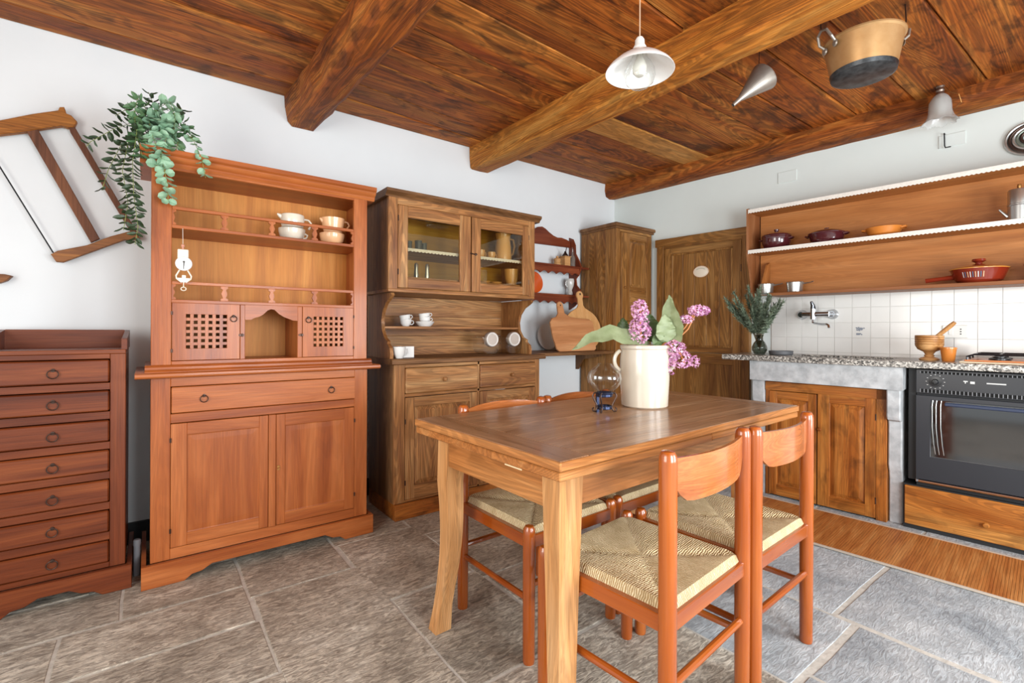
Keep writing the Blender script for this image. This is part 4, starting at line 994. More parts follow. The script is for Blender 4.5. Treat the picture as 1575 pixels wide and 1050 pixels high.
sprig([top, (1.85, 1.27, 1.11), (1.905, 1.226, 1.18), (1.93, 1.21, 1.24)], [], 15)
sprig([top, (1.83, 1.29, 1.12), (1.87, 1.24, 1.07), (1.87, 1.22, 1.03)], [((1.856, 1.262, 1.095), (.05, .05, .035), 170), ((1.875, 1.235, 1.045), (.042, .042, .04), 130), ((1.838, 1.262, 1.02), (.018, .018, .045), 50), ((1.925, 1.205, 1.035), (.022, .022, .028), 40)], 21)
leafm = plain('large pale green leaf', '#b9c69c', rough=.4, col2='#9dac7e', nscale=14)
leafd = plain('large green leaf', '#7f9560', rough=.45, col2='#61784a', nscale=14)
def big_leaf(pts, wid, nrm, mat, fold=.25, name='leaf'):
    # pts: midrib polyline, nrm: approximate surface normal
    pts = [Vector(p) for p in pts]; b = MB(); n = 14; L_ = []
    def P(t):
        x = t*(len(pts)-1); i = min(int(x), len(pts)-2); return pts[i].lerp(pts[i+1], x-i)
    ring_ = []
    for i in range(n+1):
        t = i/n; p = P(t); tg = (P(min(1, t+.05))-P(max(0, t-.05))).normalized()
        nr = Vector(nrm); side = tg.cross(nr).normalized(); nn = side.cross(tg).normalized()
        wdt = wid*(sin(pi*min(1, t*1.0)**.75))**.8*(1-.15*t)+.0015
        row = []
        for k in range(-3, 4):
            q = k/3; wob = .006*sin(t*22+k)*abs(q)
            row.append(b.bm.verts.new(p+side*wdt*q+nn*(fold*wdt*abs(q)+wob)))
        ring_.append(row)
    for a_, c_ in zip(ring_, ring_[1:]):
        for k in range(6): b.bm.faces.new((a_[k], a_[k+1], c_[k+1], c_[k]))
    r = bmesh.ops.solidify(b.bm, geom=b.bm.faces[:], thickness=.0012)
    bmesh.ops.recalc_face_normals(b.bm, faces=b.bm.faces[:])
    return b.obj(name, mat, lil)
toward = (-.604, -.797, .15)
big_leaf([(1.80, 1.35, 1.115), (1.70, 1.38, 1.14), (1.62, 1.42, 1.16), (1.55, 1.47, 1.14), (1.49, 1.53, 1.085)], .045, (-.5, -.62, .62), leafm, .12, 'large_leaf')
big_leaf([(1.865, 1.262, 1.10), (1.858, 1.266, 1.18), (1.845, 1.275, 1.25), (1.840, 1.277, 1.33)], .05, (-.9, -.2, .1), leafm, .3, 'large_leaf')
big_leaf([(1.83, 1.28, 1.12), (1.815, 1.28, 1.18), (1.81, 1.28, 1.245)], .046, toward, leafm, .1, 'large_leaf')
big_leaf([(1.82, 1.31, 1.10), (1.80, 1.31, 1.13), (1.815, 1.29, 1.175)], .028, toward, leafd, .2, 'large_leaf')
big_leaf([(1.84, 1.36, 1.12), (1.82, 1.37, 1.2), (1.81, 1.38, 1.26)], .045, toward, plain('shaded green leaf', '#5e7342', rough=.5), .1, 'large_leaf')
big_leaf([(1.72, 1.41, 1.12), (1.70, 1.42, 1.19), (1.70, 1.42, 1.23)], .03, toward, plain('dark green leaf', '#49592f', rough=.5), .1, 'large_leaf')

# glass globe lamp
ol = thing('globe_lamp', 'small round glass globe on a dark wire stand beside the crock', 'lamp', (1.515, 1.361, TZ))
gx, gy = 1.515, 1.361
b = MB(); b.lathe([(.028, 1.035), (.034, 1.026), (.052, 1.012), (.066, .995), (.071, .975), (.066, .953), (.05, .933), (.034, .922), (.030, .915)], 32, (gx, gy, 0))
b.lathe([(.026, 1.035), (.032, 1.024), (.05, 1.010), (.064, .994), (.069, .975), (.064, .954), (.048, .935), (.032, .924), (.028, .915)], 32, (gx, gy, 0))
b.obj('glass_globe', clearg, ol)
darkst = plain('dark blue steel', '#39415a', rough=.25, metal=.8)
b = MB(); b.tube([(gx+.033*cos(a), gy+.033*sin(a), .912) for a in [2*pi*k/24 for k in range(24)]], .004, 8, closed=True)
b.lathe([(.030, .918), (.033, .914), (.033, .900), (.030, .897)], 24, (gx, gy, 0)); b.lathe([(.026, .862), (.030, .858), (.030, .848), (.026, .845)], 24, (gx, gy, 0)); b.obj('ring', darkst, ol)
b = MB()
for k, a in enumerate((radians(-37), radians(83), radians(143), radians(203))):
    c, s_ = cos(a), sin(a)
    pts = [(.034, .915), (.044, .912), (.050, .900), (.044, .885), (.036, .870), (.030, .855), (.034, .842), (.040, .836), (.048, .838), (.050, .848), (.044, .852)]
    b.tube([(gx+r*c, gy+r*s_, z) for r, z in pts], .0034, 6)
b.obj('scroll_leg', ringm, ol)
b = MB(); c = Vector((gx, gy, 0))-ca*.028; b.prism([(gx-.030*ca.x-.003, gy-.030*ca.y), (gx-.030*ca.x+.007, gy-.030*ca.y-.004), (gx-.030*ca.x+.008, gy-.030*ca.y+.006), (gx-.030*ca.x-.002, gy-.030*ca.y+.008)], 'xy', TZ, .91); b.obj('upright', darkst, ol)

# ================================================================= LAMPS AND CEILING THINGS
pn = thing('pendant_lamp', 'white enamel shade pendant lamp hanging over the dining table', 'lamp', (1.546, 1.213, ZC))
px_, py_ = 1.546, 1.213
b = MB(); b.tube([(px_, py_, ZC-.004), (px_, py_, 2.32)], .0025, 6); b.obj('cord', plain('beige flex', '#c9a98c', rough=.6), pn)
b = MB(); b.lathe([(0, ZC-.02), (.03, ZC-.016), (.035, ZC-.004), (.035, ZC)], 16, (px_, py_, 0)); b.obj('ceiling_rose', whiteplastic, pn)
b = MB(); b.lathe([(0, 2.33), (.012, 2.328), (.018, 2.318), (.019, 2.30), (.025, 2.290), (.028, 2.282), (.028, 2.270), (.022, 2.262), (0, 2.262)], 20, (px_, py_, 0)); b.obj('lamp_holder', whiteplastic, pn)
b = MB(); b.lathe([(.024, 2.275), (.045, 2.268), (.09, 2.238), (.120, 2.212), (.131, 2.197), (.133, 2.192), (.131, 2.192), (.118, 2.208), (.088, 2.232), (.044, 2.262), (.024, 2.270)], 40, (px_, py_, 0)); b.obj('lamp_shade', plain('white enamel', '#f0f0ee', rough=.3, coat=.3), pn)
b = MB(); b.lathe([(.028, 2.262), (.030, 2.245), (.045, 2.225), (.058, 2.20), (.060, 2.175), (.052, 2.150), (.032, 2.133), (0, 2.126)], 28, (px_, py_, 0)); b.obj('glass_globe', clearg, pn)
b = MB(); b.lathe([(.013, 2.262), (.014, 2.245), (.022, 2.23), (.028, 2.21), (.026, 2.19), (.014, 2.177), (0, 2.174)], 18, (px_, py_, 0)); b.obj('bulb', plain('clear bulb', '#f4f2ea', rough=.15, trans=.5), pn)

tl = thing('tulip_lamp', 'small frosted glass tulip lamp hanging from the beam on the right wall', 'lamp', (-.44, 3.87, 2.6), 'B')
sx_, dy_ = -.442, 3.87
b = MB(); b.lathe([(.020, 2.663), (.022, 2.655), (.016, 2.648), (.018, 2.64), (.022, 2.632), (.018, 2.622), (.02, 2.612), (.026, 2.60), (.02, 2.585), (0, 2.585)], 18, (sx_, dy_, 0)); b.obj('brass_holder', plain('old steel holder', '#8e7c70', rough=.35, metal=.8), tl)
b = MB(); n = 36; prof = [(.026, 2.606), (.040, 2.590), (.052, 2.565), (.055, 2.53), (.056, 2.50), (.062, 2.475), (.078, 2.450), (.086, 2.442)]
rings = []
for t_, (r, z) in enumerate(prof):
    wv = .0 if t_ < 5 else .006*(t_-4)/3
    rings.append([b.bm.verts.new((sx_+(r+wv*cos(8*2*pi*i/n))*cos(2*pi*i/n), dy_+(r+wv*cos(8*2*pi*i/n))*sin(2*pi*i/n), z-wv*.8*cos(8*2*pi*i/n))) for i in range(n)])
for a_, c_ in zip(rings, rings[1:]):
    for i in range(n): b.bm.faces.new((a_[i], a_[(i+1) % n], c_[(i+1) % n], c_[i]))
bmesh.ops.recalc_face_normals(b.bm, faces=b.bm.faces[:]); bmesh.ops.solidify(b.bm, geom=b.bm.faces[:], thickness=.002)
b.obj('glass_shade', frostg, tl)
b = MB(); b.lathe([(.013, 2.585), (.015, 2.56), (.024, 2.535), (.027, 2.51), (.02, 2.49), (0, 2.482)], 16, (sx_, dy_, 0)); b.obj('bulb', whiteplastic, tl)
b = MB(); b.tube([(sx_+.01, dy_, 2.655), (sx_+.04, dy_-.01, 2.61), (sx_+.085, dy_-.02, 2.575), (sx_+.095, dy_, 2.53), (sx_+.06, dy_+.03, 2.51), (sx_+.02, dy_+.05, 2.53)], .0022, 6); b.obj('flex', brass, tl)
b = MB(); b.tube([(-.448, 4.125, 2.44), (-.448, 4.10, 2.44), (-.446, 4.098, 2.36), (-.442, 4.095, 2.345), (-.415, 4.085, 2.342)], .0035, 6); b.obj('iron_hook', blackm, fr='B', base=(-.448, 4.12, 2.44), label='small black iron wall hook below the frosted tulip lamp', cat='hook')

# copper preserving pan under the ceiling
PX, PY = 2.585, .782
pan = thing('copper_preserving_pan', 'old copper preserving pan with two iron handles hanging under the ceiling', 'pan', (PX, PY, 2.5))
coppn = plain('old copper', '#cda878', rough=.38, metal=.6, col2='#b58a58', nscale=5)
b = MB(); b.lathe([(0, 2.332), (.112, 2.332), (.122, 2.340), (.130, 2.375), (.150, 2.478), (.158, 2.484), (.158, 2.491), (.152, 2.493), (.146, 2.482), (.127, 2.38), (.118, 2.346), (0, 2.342)], 44, (PX, PY, 0)); b.obj('bowl', coppn, pan)
b = MB(); b.lathe([(0, 2.3305), (.110, 2.3305), (.1225, 2.337), (.1265, 2.352), (.1285, 2.352), (.124, 2.334), (.113, 2.329), (0, 2.329)], 44, (PX, PY, 0)); b.obj('sooty_base', plain('blackened copper', '#232326', rough=.3, metal=.5, col2='#5c6062', nscale=18), pan)
for sg in (-1, 1):
    c = Vector((PX, PY, 2.47))+ca*sg*.150; out_ = ca*sg; tn = Vector((0, 0, 1)).cross(out_); Z_ = Vector((0, 0, 1))
    b = MB(); b.tube([c-tn*.035, c-tn*.042+out_*.022+Z_*.02, c-tn*.030+out_*.036+Z_*.055, c+out_*.040+Z_*.066, c+tn*.030+out_*.036+Z_*.055, c+tn*.042+out_*.022+Z_*.02, c+tn*.035], .006, 8)
    for s2 in (-1, 1): b.lathe([(0, .008), (.012, .005), (.016, 0)], 10, tuple(c+tn*.035*s2-Z_*.01), Vector(out_).to_track_quat('Z', 'Y').to_matrix())
    b.obj('handle', plain('grey iron handle', '#a19a90', rough=.4, metal=.6), pan)
    b = MB(); b.tube([c+out_*.040+Z_*.066, c+out_*.045+Z_*.12, c+out_*.04+Z_*(ZC-2.47)], .003, 6); b.obj('hanging_wire', ringm, pan)
# tin funnel
fn = thing('tin_funnel', 'grey tin funnel hanging from the ceiling planks beside the copper pan', 'funnel', (2.55, 1.20, 2.49))
A_ = Vector((2.552, 1.204, 2.495)); T_ = Vector((2.42, 1.302, 2.345)); dr_ = (A_-T_); Lf = dr_.length; q = dr_.normalized().to_track_quat('Z', 'Y').to_matrix()
b = MB(); b.lathe([(.006, 0), (.010, .05), (.070, Lf), (.073, Lf), (.073, Lf-.006), (.013, .048), (.009, 0)], 28, tuple(T_), q); b.obj('cone', plain('dull tin', '#b3aca3', rough=.35, metal=.7, col2='#938b82'), fn)
b = MB(); b.tube([A_+Vector((-.03, .03, .02)), A_+Vector((-.02, .02, .06)), (2.53, 1.22, ZC)], .002, 6); b.obj('hanging_wire', ringm, fn)

# ================================================================= BOW SAW AND KNIFE ON THE LEFT WALL
saw = thing('bow_saw', 'old wooden bow saw frame with thin black blade hung on the white wall', 'saw', (-.35, 3.32, 1.9))
def bar(pts, y0, y1): return MB().prism(pts, 'xz', y0, y1, bev=.003)
bar([(-.92, 1.93), (-.568, 2.088), (-.48, 2.125), (-.40, 2.165), (-.345, 2.19), (-.325, 2.185), (-.30, 2.195), (-.29, 2.225), (-.312, 2.25), (-.33, 2.255), (-.338, 2.285), (-.355, 2.28), (-.36, 2.262), (-.45, 2.22), (-.568, 2.155), (-.92, 2.01)], 3.29, 3.325).obj('top_arm', wood('honey saw arm', ['#8a4f1c', '#a5662a', '#b97a3a'], 'x', rough=.55, s=1.2, streak=.3, rings=.2), saw)
bar([(-.385, 1.54), (-.366, 1.505), (-.34, 1.505), (-.22, 1.575), (-.10, 1.645), (-.035, 1.655), (-.045, 1.685), (-.075, 1.695), (-.16, 1.655), (-.25, 1.60), (-.36, 1.56)], 3.29, 3.325).obj('bottom_arm', saww('x'), saw)
bar([(-.478, 2.14), (-.440, 2.165), (-.200, 1.64), (-.235, 1.615)], 3.295, 3.318).obj('crossbar', wood('dark saw bar', ['#54301f', '#6d4430', '#865538'], 'z', rough=.6, streak=.3), saw)
bar([(-.325, 2.21), (-.322, 2.19), (-.315, 2.165), (-.08, 1.70), (-.055, 1.675), (-.045, 1.69), (-.06, 1.72), (-.29, 2.18), (-.308, 2.215)], 3.298, 3.314).obj('tension_slat', wood('dark saw bar', ['#54301f', '#6d4430', '#865538'], 'z', rough=.6, streak=.3), saw)
MB().tube([(-.82, 2.42-.02, 3.31)], .001) if False else None
b = MB(); b.tube([(-.80, 3.31, 2.33), (-.568, 3.31, 1.948), (-.378, 3.31, 1.55)], .0035, 6); b.obj('blade', blackm, saw)
kn = MB().prism([(-.80, 1.37), (-.566, 1.386), (-.54, 1.40), (-.522, 1.424), (-.545, 1.430), (-.80, 1.425)], 'xz', 3.30, 3.345, bev=.003)
kn.obj('wooden_tool', saww('x'), fr='A', base=(-.6, 3.32, 1.4), label='dark pointed wooden tool on the white wall at the left edge', cat='tool')

# pipe in the gap
b = MB(); b.lathe([(0, 0), (.0135, 0), (.0135, .14), (.0155, .145), (.0155, .165), (.012, .17), (0, .17)], 14, (-.037, 2.90, 0))
b.obj('grey_pipe', plain('grey painted pipe', '#8c9096', rough=.45), fr='A', base=(-.037, 2.90, 0), label='short grey pipe standing in the gap between chest and hutch', cat='pipe')

# ================================================================= TRAILING PLANT on the hutch
gp = thing('trailing_plant', 'green trailing plant with round and pointed leaves on the left corner of the hutch', 'plant', (.06, 2.9, 1.99))
b = MB(); b.lathe([(0, 1.99), (.05, 1.99), (.065, 2.09), (.07, 2.10), (.062, 2.10), (.055, 2.02), (0, 2.02)], 20, (.06, 2.90, 0)); b.obj('pot', whitec, gp)
stm = MB(); rr = random.Random(5)
lm_round = plain('pale eucalyptus leaf', '#93b597', rough=.5, col2='#78a082', nscale=20)
lm_mid = plain('mid green leaf', '#5c8058', rough=.5, col2='#44653f', nscale=20)
lm_dark = plain('dark green pointed leaf', '#35492f', rough=.45, col2='#26351f', nscale=20)
def leaf_mesh(kind):
    bm_ = bmesh.new(); n = 6; L_ = .034 if kind != 'round' else .030; W_ = .0085 if kind != 'round' else .0125
    mid = []; lf = []; rg = []
    for i in range(n+1):
        t = i/n; wd = W_*(sin(pi*t**(.8))**.7 if kind != 'round' else sin(pi*t)**.5) if 0 < t < 1 else 0
        z = .004*sin(pi*t); mid.append(bm_.verts.new((t*L_, 0, -z)))
        if 0 < i < n: lf.append(bm_.verts.new((t*L_, wd, .003-z))); rg.append(bm_.verts.new((t*L_, -wd, .003-z)))
    for side, s_ in ((lf, 1), (rg, -1)):
        q = [mid[0]]+side+[mid[-1]]
        for i in range(n):
            a, b_, c_, d_ = mid[i], mid[i+1], q[i+1], q[i]
            vs_ = [v for k, v in enumerate((a, b_, c_, d_)) if v not in (a, b_, c_, d_)[:k]]
            bm_.faces.new(vs_ if s_ > 0 else vs_[::-1])
    me = bpy.data.meshes.new('leaf'); bm_.to_mesh(me); bm_.free(); return me
lmesh = {}
for k_, mm in (('round', lm_round), ('mid', lm_mid), ('dark', lm_dark)):
    lmesh[k_] = leaf_mesh('round' if k_ == 'round' else k_); lmesh[k_].materials.append(mm)
gbase = Vector((.06, 2.9, 1.99)); cnt = {'round': 0, 'mid': 0, 'dark': 0}; extra = []
def add_leaf(p, d, kind, s_=1.0):
    q_ = Vector(d).to_track_quat('X', 'Z'); e = q_.to_euler(); e.rotate_axis('X', rr.uniform(-1.2, 1.2))
    if sum(cnt.values()) >= 290:
        extra.append((kind, Vector(p)-gbase, e, s_)); return
    cnt[kind] += 1
    o = bpy.data.objects.new('leaf', lmesh[kind]); C.objects.link(o); o.parent = gp; o.location = Vector(p)-gbase
    o.rotation_euler = e; o.scale = (s_,)*3
def strand(pts, kind, step=.03, s_=1.0, spread=.5):
    global stm
    pts = [Vector(p) for p in pts]; stm.tube(pts, .0014, 5)
    for a, b_ in zip(pts, pts[1:]):
        n = max(1, int((b_-a).length/(step*.62))); t_ = (b_-a).normalized()
        for i in range(n):
            p = a.lerp(b_, (i+.5)/n); side = t_.cross(Vector((rr.uniform(-1, 1), -1+rr.uniform(-.5, .5), rr.uniform(-.3, .3)))).normalized()
            for sg in (-1, 1):
                d = (t_*.45+side*sg*.9+Vector((0, -.35, 0))*spread+Vector((rr.uniform(-.3, .3), rr.uniform(-.3, .1), rr.uniform(-.3, .3)))).normalized()
                add_leaf(p, d, kind, s_*rr.uniform(1.0, 1.4))
T0 = (.05, 2.89, 2.10)
strand([(.0, 2.80, 2.12), (-.04, 2.70, 2.05), (-.055, 2.68, 1.90), (-.05, 2.67, 1.75), (-.035, 2.67, 1.62), (-.045, 2.68, 1.54)], 'dark', .030)
strand([(.0, 2.82, 2.08), (-.07, 2.72, 2.0), (-.09, 2.70, 1.86), (-.07, 2.69, 1.72), (-.085, 2.69, 1.60)], 'dark', .036)
strand([T0, (-.04, 2.84, 2.14), (-.13, 2.80, 2.06), (-.20, 2.78, 1.985), (-.215, 2.78, 1.96)], 'dark', .034)
strand([T0, (-.03, 2.82, 2.08), (-.10, 2.76, 1.98), (-.14, 2.74, 1.86), (-.16, 2.74, 1.77)], 'dark', .038)
strand([T0, (.03, 2.9, 2.18), (.02, 2.92, 2.26), (.0, 2.93, 2.32)], 'dark', .034)
strand([T0, (-.03, 2.88, 2.18), (-.07, 2.86, 2.20), (-.12, 2.84, 2.14)], 'dark', .034)
strand([T0, (.10, 2.88, 2.20), (.13, 2.88, 2.26), (.14, 2.88, 2.24)], 'dark', .034)
strand([T0, (.0, 2.78, 2.15), (.01, 2.70, 2.05), (.05, 2.68, 1.93), (.07, 2.67, 1.82), (.072, 2.67, 1.74)], 'round', .034, 1.15)
strand([T0, (.06, 2.80, 2.16), (.07, 2.70, 2.06), (.05, 2.68, 1.97), (.03, 2.68, 1.90)], 'round', .030, 1.15)
strand([T0, (.0, 2.82, 2.18), (-.05, 2.75, 2.12), (-.04, 2.70, 2.02), (-.02, 2.69, 1.93)], 'mid', .03, 1.1)
strand([T0, (.12, 2.80, 2.14), (.17, 2.72, 2.06), (.20, 2.68, 1.97), (.215, 2.67, 1.88)], 'round', .042, .95)
strand([T0, (.08, 2.85, 2.20), (.14, 2.80, 2.16), (.17, 2.76, 2.08)], 'mid', .028, 1.1)
strand([T0, (.04, 2.83, 2.22), (.08, 2.78, 2.24), (.10, 2.74, 2.16), (.09, 2.72, 2.06)], 'round', .030, 1.2)
strand([T0, (-.02, 2.84, 2.22), (-.04, 2.78, 2.22), (-.05, 2.74, 2.14)], 'mid', .028, 1.1)
strand([T0, (.03, 2.82, 2.16), (.05, 2.75, 2.14), (.04, 2.70, 2.05)], 'round', .028, 1.2)
strand([T0, (.10, 2.82, 2.10), (.11, 2.72, 2.04), (.10, 2.69, 1.98)], 'mid', .03, 1.1)
stm.obj('stem', gstem, gp, kind='stuff')
xb = bmesh.new()
for kind, p, e, s_ in extra:
    mi = ('round', 'mid', 'dark').index(kind); n0 = len(xb.verts); f0 = len(xb.faces); xb.from_mesh(lmesh[kind])
    xb.verts.ensure_lookup_table(); xb.faces.ensure_lookup_table(); T4 = Matrix.LocRotScale(p, e, (s_,)*3)
    for v in xb.verts[n0:]: v.co = T4 @ v.co
    for f in xb.faces[f0:]: f.material_index = mi
xm = bpy.data.meshes.new('leaf'); xb.to_mesh(xm); xb.free()
for mm in (lm_round, lm_mid, lm_dark): xm.materials.append(mm)
xo = bpy.data.objects.new('small_leaf', xm); C.objects.link(xo); xo.parent = gp; xo['kind'] = 'stuff'

# ================================================================= CHINA ON THE HUTCH
def jug(name, label, x, y, z, prof, hpts, mat, spout=None, group=None, hr=.0055, sub='spout'):
    j = thing(name, label, name.split('_')[-1], (x, y, z), group=group)
    MB().lathe([(r, z+h) for r, h in prof], 32, (x, y, 0)).obj('body', mat, j)
    if hpts: MB().tube([(x+a, y+(0 if len(q) == 0 else q[0]), z+h) for a, h, *q in hpts], hr, 8).obj('handle', mat, j)
    if spout:
        MB().tube([(x+a, y, z+h) for a, h in spout], [.016, .011, .004], 10).obj(sub, mat, j)
    return j
yj = 2.87
bowlp = [(0, .002), (.034, 0), (.045, .006), (.062, .03), (.068, .055), (.069, .070), (.066, .070), (.060, .035), (.040, .012), (0, .008)]
jugp = [(0, .0), (.040, 0), (.054, .008), (.060, .03), (.062, .055), (.060, .075), (.057, .078), (.056, .03), (.04, .01), (0, .008)]
H1 = [(.058, .062), (.085, .060), (.098, .045), (.094, .025), (.085, .008)]
jug('white_bowl', 'white glazed handled bowl under the spouted white jug on the upper hutch shelf', .637, yj, 1.657, bowlp, [(.062, .055), (.082, .045), (.076, .03), (.058, .022)], creamc)
jug('white_jug', 'white spouted jug standing on the white bowl on the upper hutch shelf', .640, yj, 1.728, [(r*1.0, h*1.0) for r, h in jugp], H1, creamc, [(-.050, .060), (-.066, .068), (-.078, .076)])
peach = [(0, .0), (.046, 0), (.050, .008), (.056, .03), (.062, .065), (.066, .088), (.063, .088), (.055, .04), (.04, .01), (0, .008)]
jug('peach_bowl', 'peach glazed bowl under the peach jug on the upper hutch shelf', .855, yj, 1.657, bowlp, None, peachc)
jug('peach_jug', 'peach glazed jug with loop handle standing on the peach bowl', .860, yj, 1.728, peach, [(.062, .080), (.085, .078), (.094, .060), (.082, .042), (.062, .024)], peachc, [(-.052, .070), (-.064, .078), (-.074, .084)])
# hanging scale
hs_ = thing('hanging_kitchen_scale', 'small white hanging kitchen scale with round dial in front of hutch shelves', 'scale', (.132, 2.715, 1.5))
yy = 2.712
b = MB(); b.lathe([(0, 1.566), (.007, 1.563), (.008, 1.555), (.004, 1.55), (.004, 1.540)], 12, (.130, yy, 0)); b.obj('knob', plain('pinkish wood knob', '#c98f78', rough=.5), hs_)
box('housing', creamc, hs_, .109, .152, yy-.012, yy+.012, 1.487, 1.541, bev=.003)
b = MB(); b.lathe([(0, .006), (.030, .006), (.033, .002), (.033, -.006), (0, -.006)], 32, (.133, yy-.014, 1.474), RX); b.obj('dial', whitec, hs_)
b = MB(); b.tube([(.133, yy-.021, 1.482), (.132, yy-.021, 1.448)], [.003, .0012], 6); b.lathe([(0, .003), (.004, .002), (.005, 0)], 8, (.133, yy-.02, 1.482), RX); b.obj('pointer', plain('dark pointer', '#4d4a48', rough=.4), hs_)
b = MB()
b.tube([(.120, yy, 1.450), (.104, yy, 1.418), (.106, yy, 1.405), (.125, yy, 1.388)], .0035, 6); b.tube([(.146, yy, 1.450), (.163, yy, 1.418), (.161, yy, 1.405), (.142, yy, 1.388)], .0035, 6)
b.prism([(.108, 1.408), (.158, 1.408), (.145, 1.388), (.122, 1.388)], 'xz', yy-.005, yy+.005); b.box(.126, .142, yy-.006, yy+.006, 1.405, 1.422, .002); b.obj('frame', creamc, hs_)
b = MB(); b.tube([(.133, yy, 1.388), (.133, yy, 1.366)], .002, 6); b.tube([(.133+.010*cos(a), yy, 1.358+.008*sin(a)) for a in [2*pi*k/14 for k in range(14)]], .0022, 6, closed=True); b.obj('ring', creamc, hs_)
b = MB(); b.tube([(.130, yy, 1.562), (.130, yy+.01, 1.60), (.130, 2.733, 1.642)], .0012, 5); b.obj('hanging_cord', plain('white cord', '#d8d0c8', rough=.8), hs_)

# ================================================================= DRESSER CONTENTS
def cup(label, x, y, z, R_=.036, H_=.045, ang=0.0, tilt=None, group=None, mat=whitec, name='coffee_cup'):
    j = thing(name, label, 'cup', (x, y, z), group=group, rot=ang, local=True)
    Mx = Matrix.Rotation(radians(tilt), 4, 'Y') if tilt else Matrix.Identity(4)
    b = MB(); b.lathe([(0, .002), (R_*.55, 0), (R_*.6, .004), (R_*.9, H_*.4), (R_, H_), (R_*.94, H_), (R_*.82, H_*.4), (0, .008)], 24); b.xf(Mx); b.obj('body', mat, j)
    b = MB(); b.tube([(R_*.92, 0, H_*.82), (R_*1.35, 0, H_*.80), (R_*1.45, 0, H_*.5), (R_*1.2, 0, H_*.28), (R_*.85, 0, H_*.25)], .0032, 6); b.xf(Mx); b.obj('handle', mat, j)
    return j
zs_ = 1.196; ys_ = 3.02
cup('white cup on the dresser shelf, bottom one of the left tilted pair', 1.388, ys_, zs_, .040, .046)
cup('white cup leaning in the top of the left pair on the dresser shelf', 1.386, ys_, zs_+.034, .038, .042, tilt=-10)
sa = thing('white_saucer', 'thick stack of white saucers under cups on the dresser shelf', 'saucers', (1.53, ys_, zs_))
b = MB(); b.lathe([(0, zs_), (.04, zs_), (.052, zs_+.012), (.066, zs_+.030), (.063, zs_+.034), (.03, zs_+.026), (0, zs_+.026)], 28, (1.53, ys_, 0)); b.obj('saucers', whitec, sa)
cup('white cup standing on the saucers on the dresser shelf', 1.530, ys_, zs_+.027, .040, .038)
cup('white cup tilted on top of the saucer stack pair on dresser shelf', 1.530, ys_, zs_+.055, .040, .036, tilt=-9)
cup('white china cup on the dresser worktop in front of a white box', 1.262, 2.84, .993, .042, .072)
MB().box(1.295, 1.375, 2.86, 2.93, .993, 1.066, .003).obj('white_box', whitec, fr='A', base=(1.335, 2.9, .993), label='small white square container on the dresser worktop behind the cup', cat='container')
# tilted glass jars with steel lids facing the room
def jar(x, label):
    j = thing('glass_storage_jar', label, 'jar', (x, 2.93, .993), group='tilted glass jars')
    z = .993
    b = MB(); sec = [(-.075, .035), (-.055, .012), (-.035, 0), (.035, 0), (.055, .012), (.075, .035), (.075, .13), (-.075, .13)]
    b.prism([(x+a, z+.002+h) for a, h in sec], 'xz', 2.90, 3.04, bev=.006); b.obj('glass_body', clearg, j)
    b = MB(); b.lathe([(0, .010), (.040, .010), (.043, .014), (.052, .012), (.056, .004), (.056, -.02), (.05, -.03)], 32, (x, 2.90, z+.112), RX); b.obj('lid', plain('brushed lid', '#c3b8ae', rough=.35, metal=.5), j)
    b = MB(); b.lathe([(.040, .011), (.047, .016), (.052, .011)], 32, (x, 2.899, z+.112), RX); b.obj('lid_ring', plain('white lid rim', '#e6e2dc', rough=.3), j)
    return j
jar(2.010, 'square tilted glass jar with round steel lid, left one on the dresser'); jar(2.215, 'square tilted glass jar with round steel lid, right one by the scrolled side')
# behind the panes
def tumbler(x, y, z, label, R_=.022, H_=.075, mat=clearg, group=None, name='drinking_glass'):
    b = MB(); b.lathe([(0, z+.004), (R_*.85, z), (R_, z+H_), (R_*.93, z+H_), (R_*.78, z+.008), (0, z+.008)], 20, (x, y, 0))
    return b.obj(name, mat, fr='A', base=(x, y, z), label=label, cat='glass', group=group)
smokeg = plain('smoky glass', '#8b8a80', rough=.1, trans=.7)
tumbler(1.39, 2.98, 1.689, 'tall glass behind the left dresser pane, leftmost of three on the shelf', mat=smokeg)
tumbler(1.45, 2.96, 1.689, 'tall glass in the middle of the three behind the left dresser pane', .025, .082, mat=smokeg)
tumbler(1.505, 2.99, 1.689, 'tall glass at the right of the three behind left dresser pane', mat=smokeg)
for x, lb in ((1.415, 'small silver salt shaker, left one at the bottom of the glazed cabinet'), (1.495, 'small silver salt shaker, right one at the bottom of the glazed cabinet')):
    b = MB(); b.lathe([(0, 1.510), (.014, 1.510), (.016, 1.536), (.012, 1.576), (.014, 1.596), (.010, 1.611), (0, 1.616)], 16, (x, 2.92, 0)); b.obj('salt_shaker', steel, fr='A', base=(x, 2.92, 1.510), label=lb, cat='shaker')
def mug(x, y, z, label, R_=.034, H_=.062): return cup(label, x, y, z, R_, H_, mat=ochrec, name='ochre_mug')
mug(1.93, 2.93, 1.689, 'ochre pottery mug, left one of two beside the tall ochre pitcher', .032, .065)
mug(2.035, 2.95, 1.689, 'ochre pottery mug, right one of two touching the tall ochre pitcher', .034, .062)
pt = thing('ochre_pitcher', 'tall ochre pottery pitcher with loop handle behind the right dresser pane', 'pitcher', (2.155, 2.96, 1.689))
b = MB(); z = 1.689; b.lathe([(0, z), (.058, z), (.064, z+.03), (.060, z+.11), (.052, z+.17), (.056, z+.20), (.060, z+.215), (.056, z+.215), (.050, z+.17), (.055, z+.05), (0, z+.01)], 28, (2.155, 2.96, 0)); b.obj('body', ochrec, pt)
b = MB(); b.tube([(2.21, 2.96, z+.185), (2.25, 2.96, z+.180), (2.262, 2.96, z+.13), (2.245, 2.96, z+.07), (2.213, 2.96, z+.045)], .008, 8); b.obj('handle', ochrec, pt)
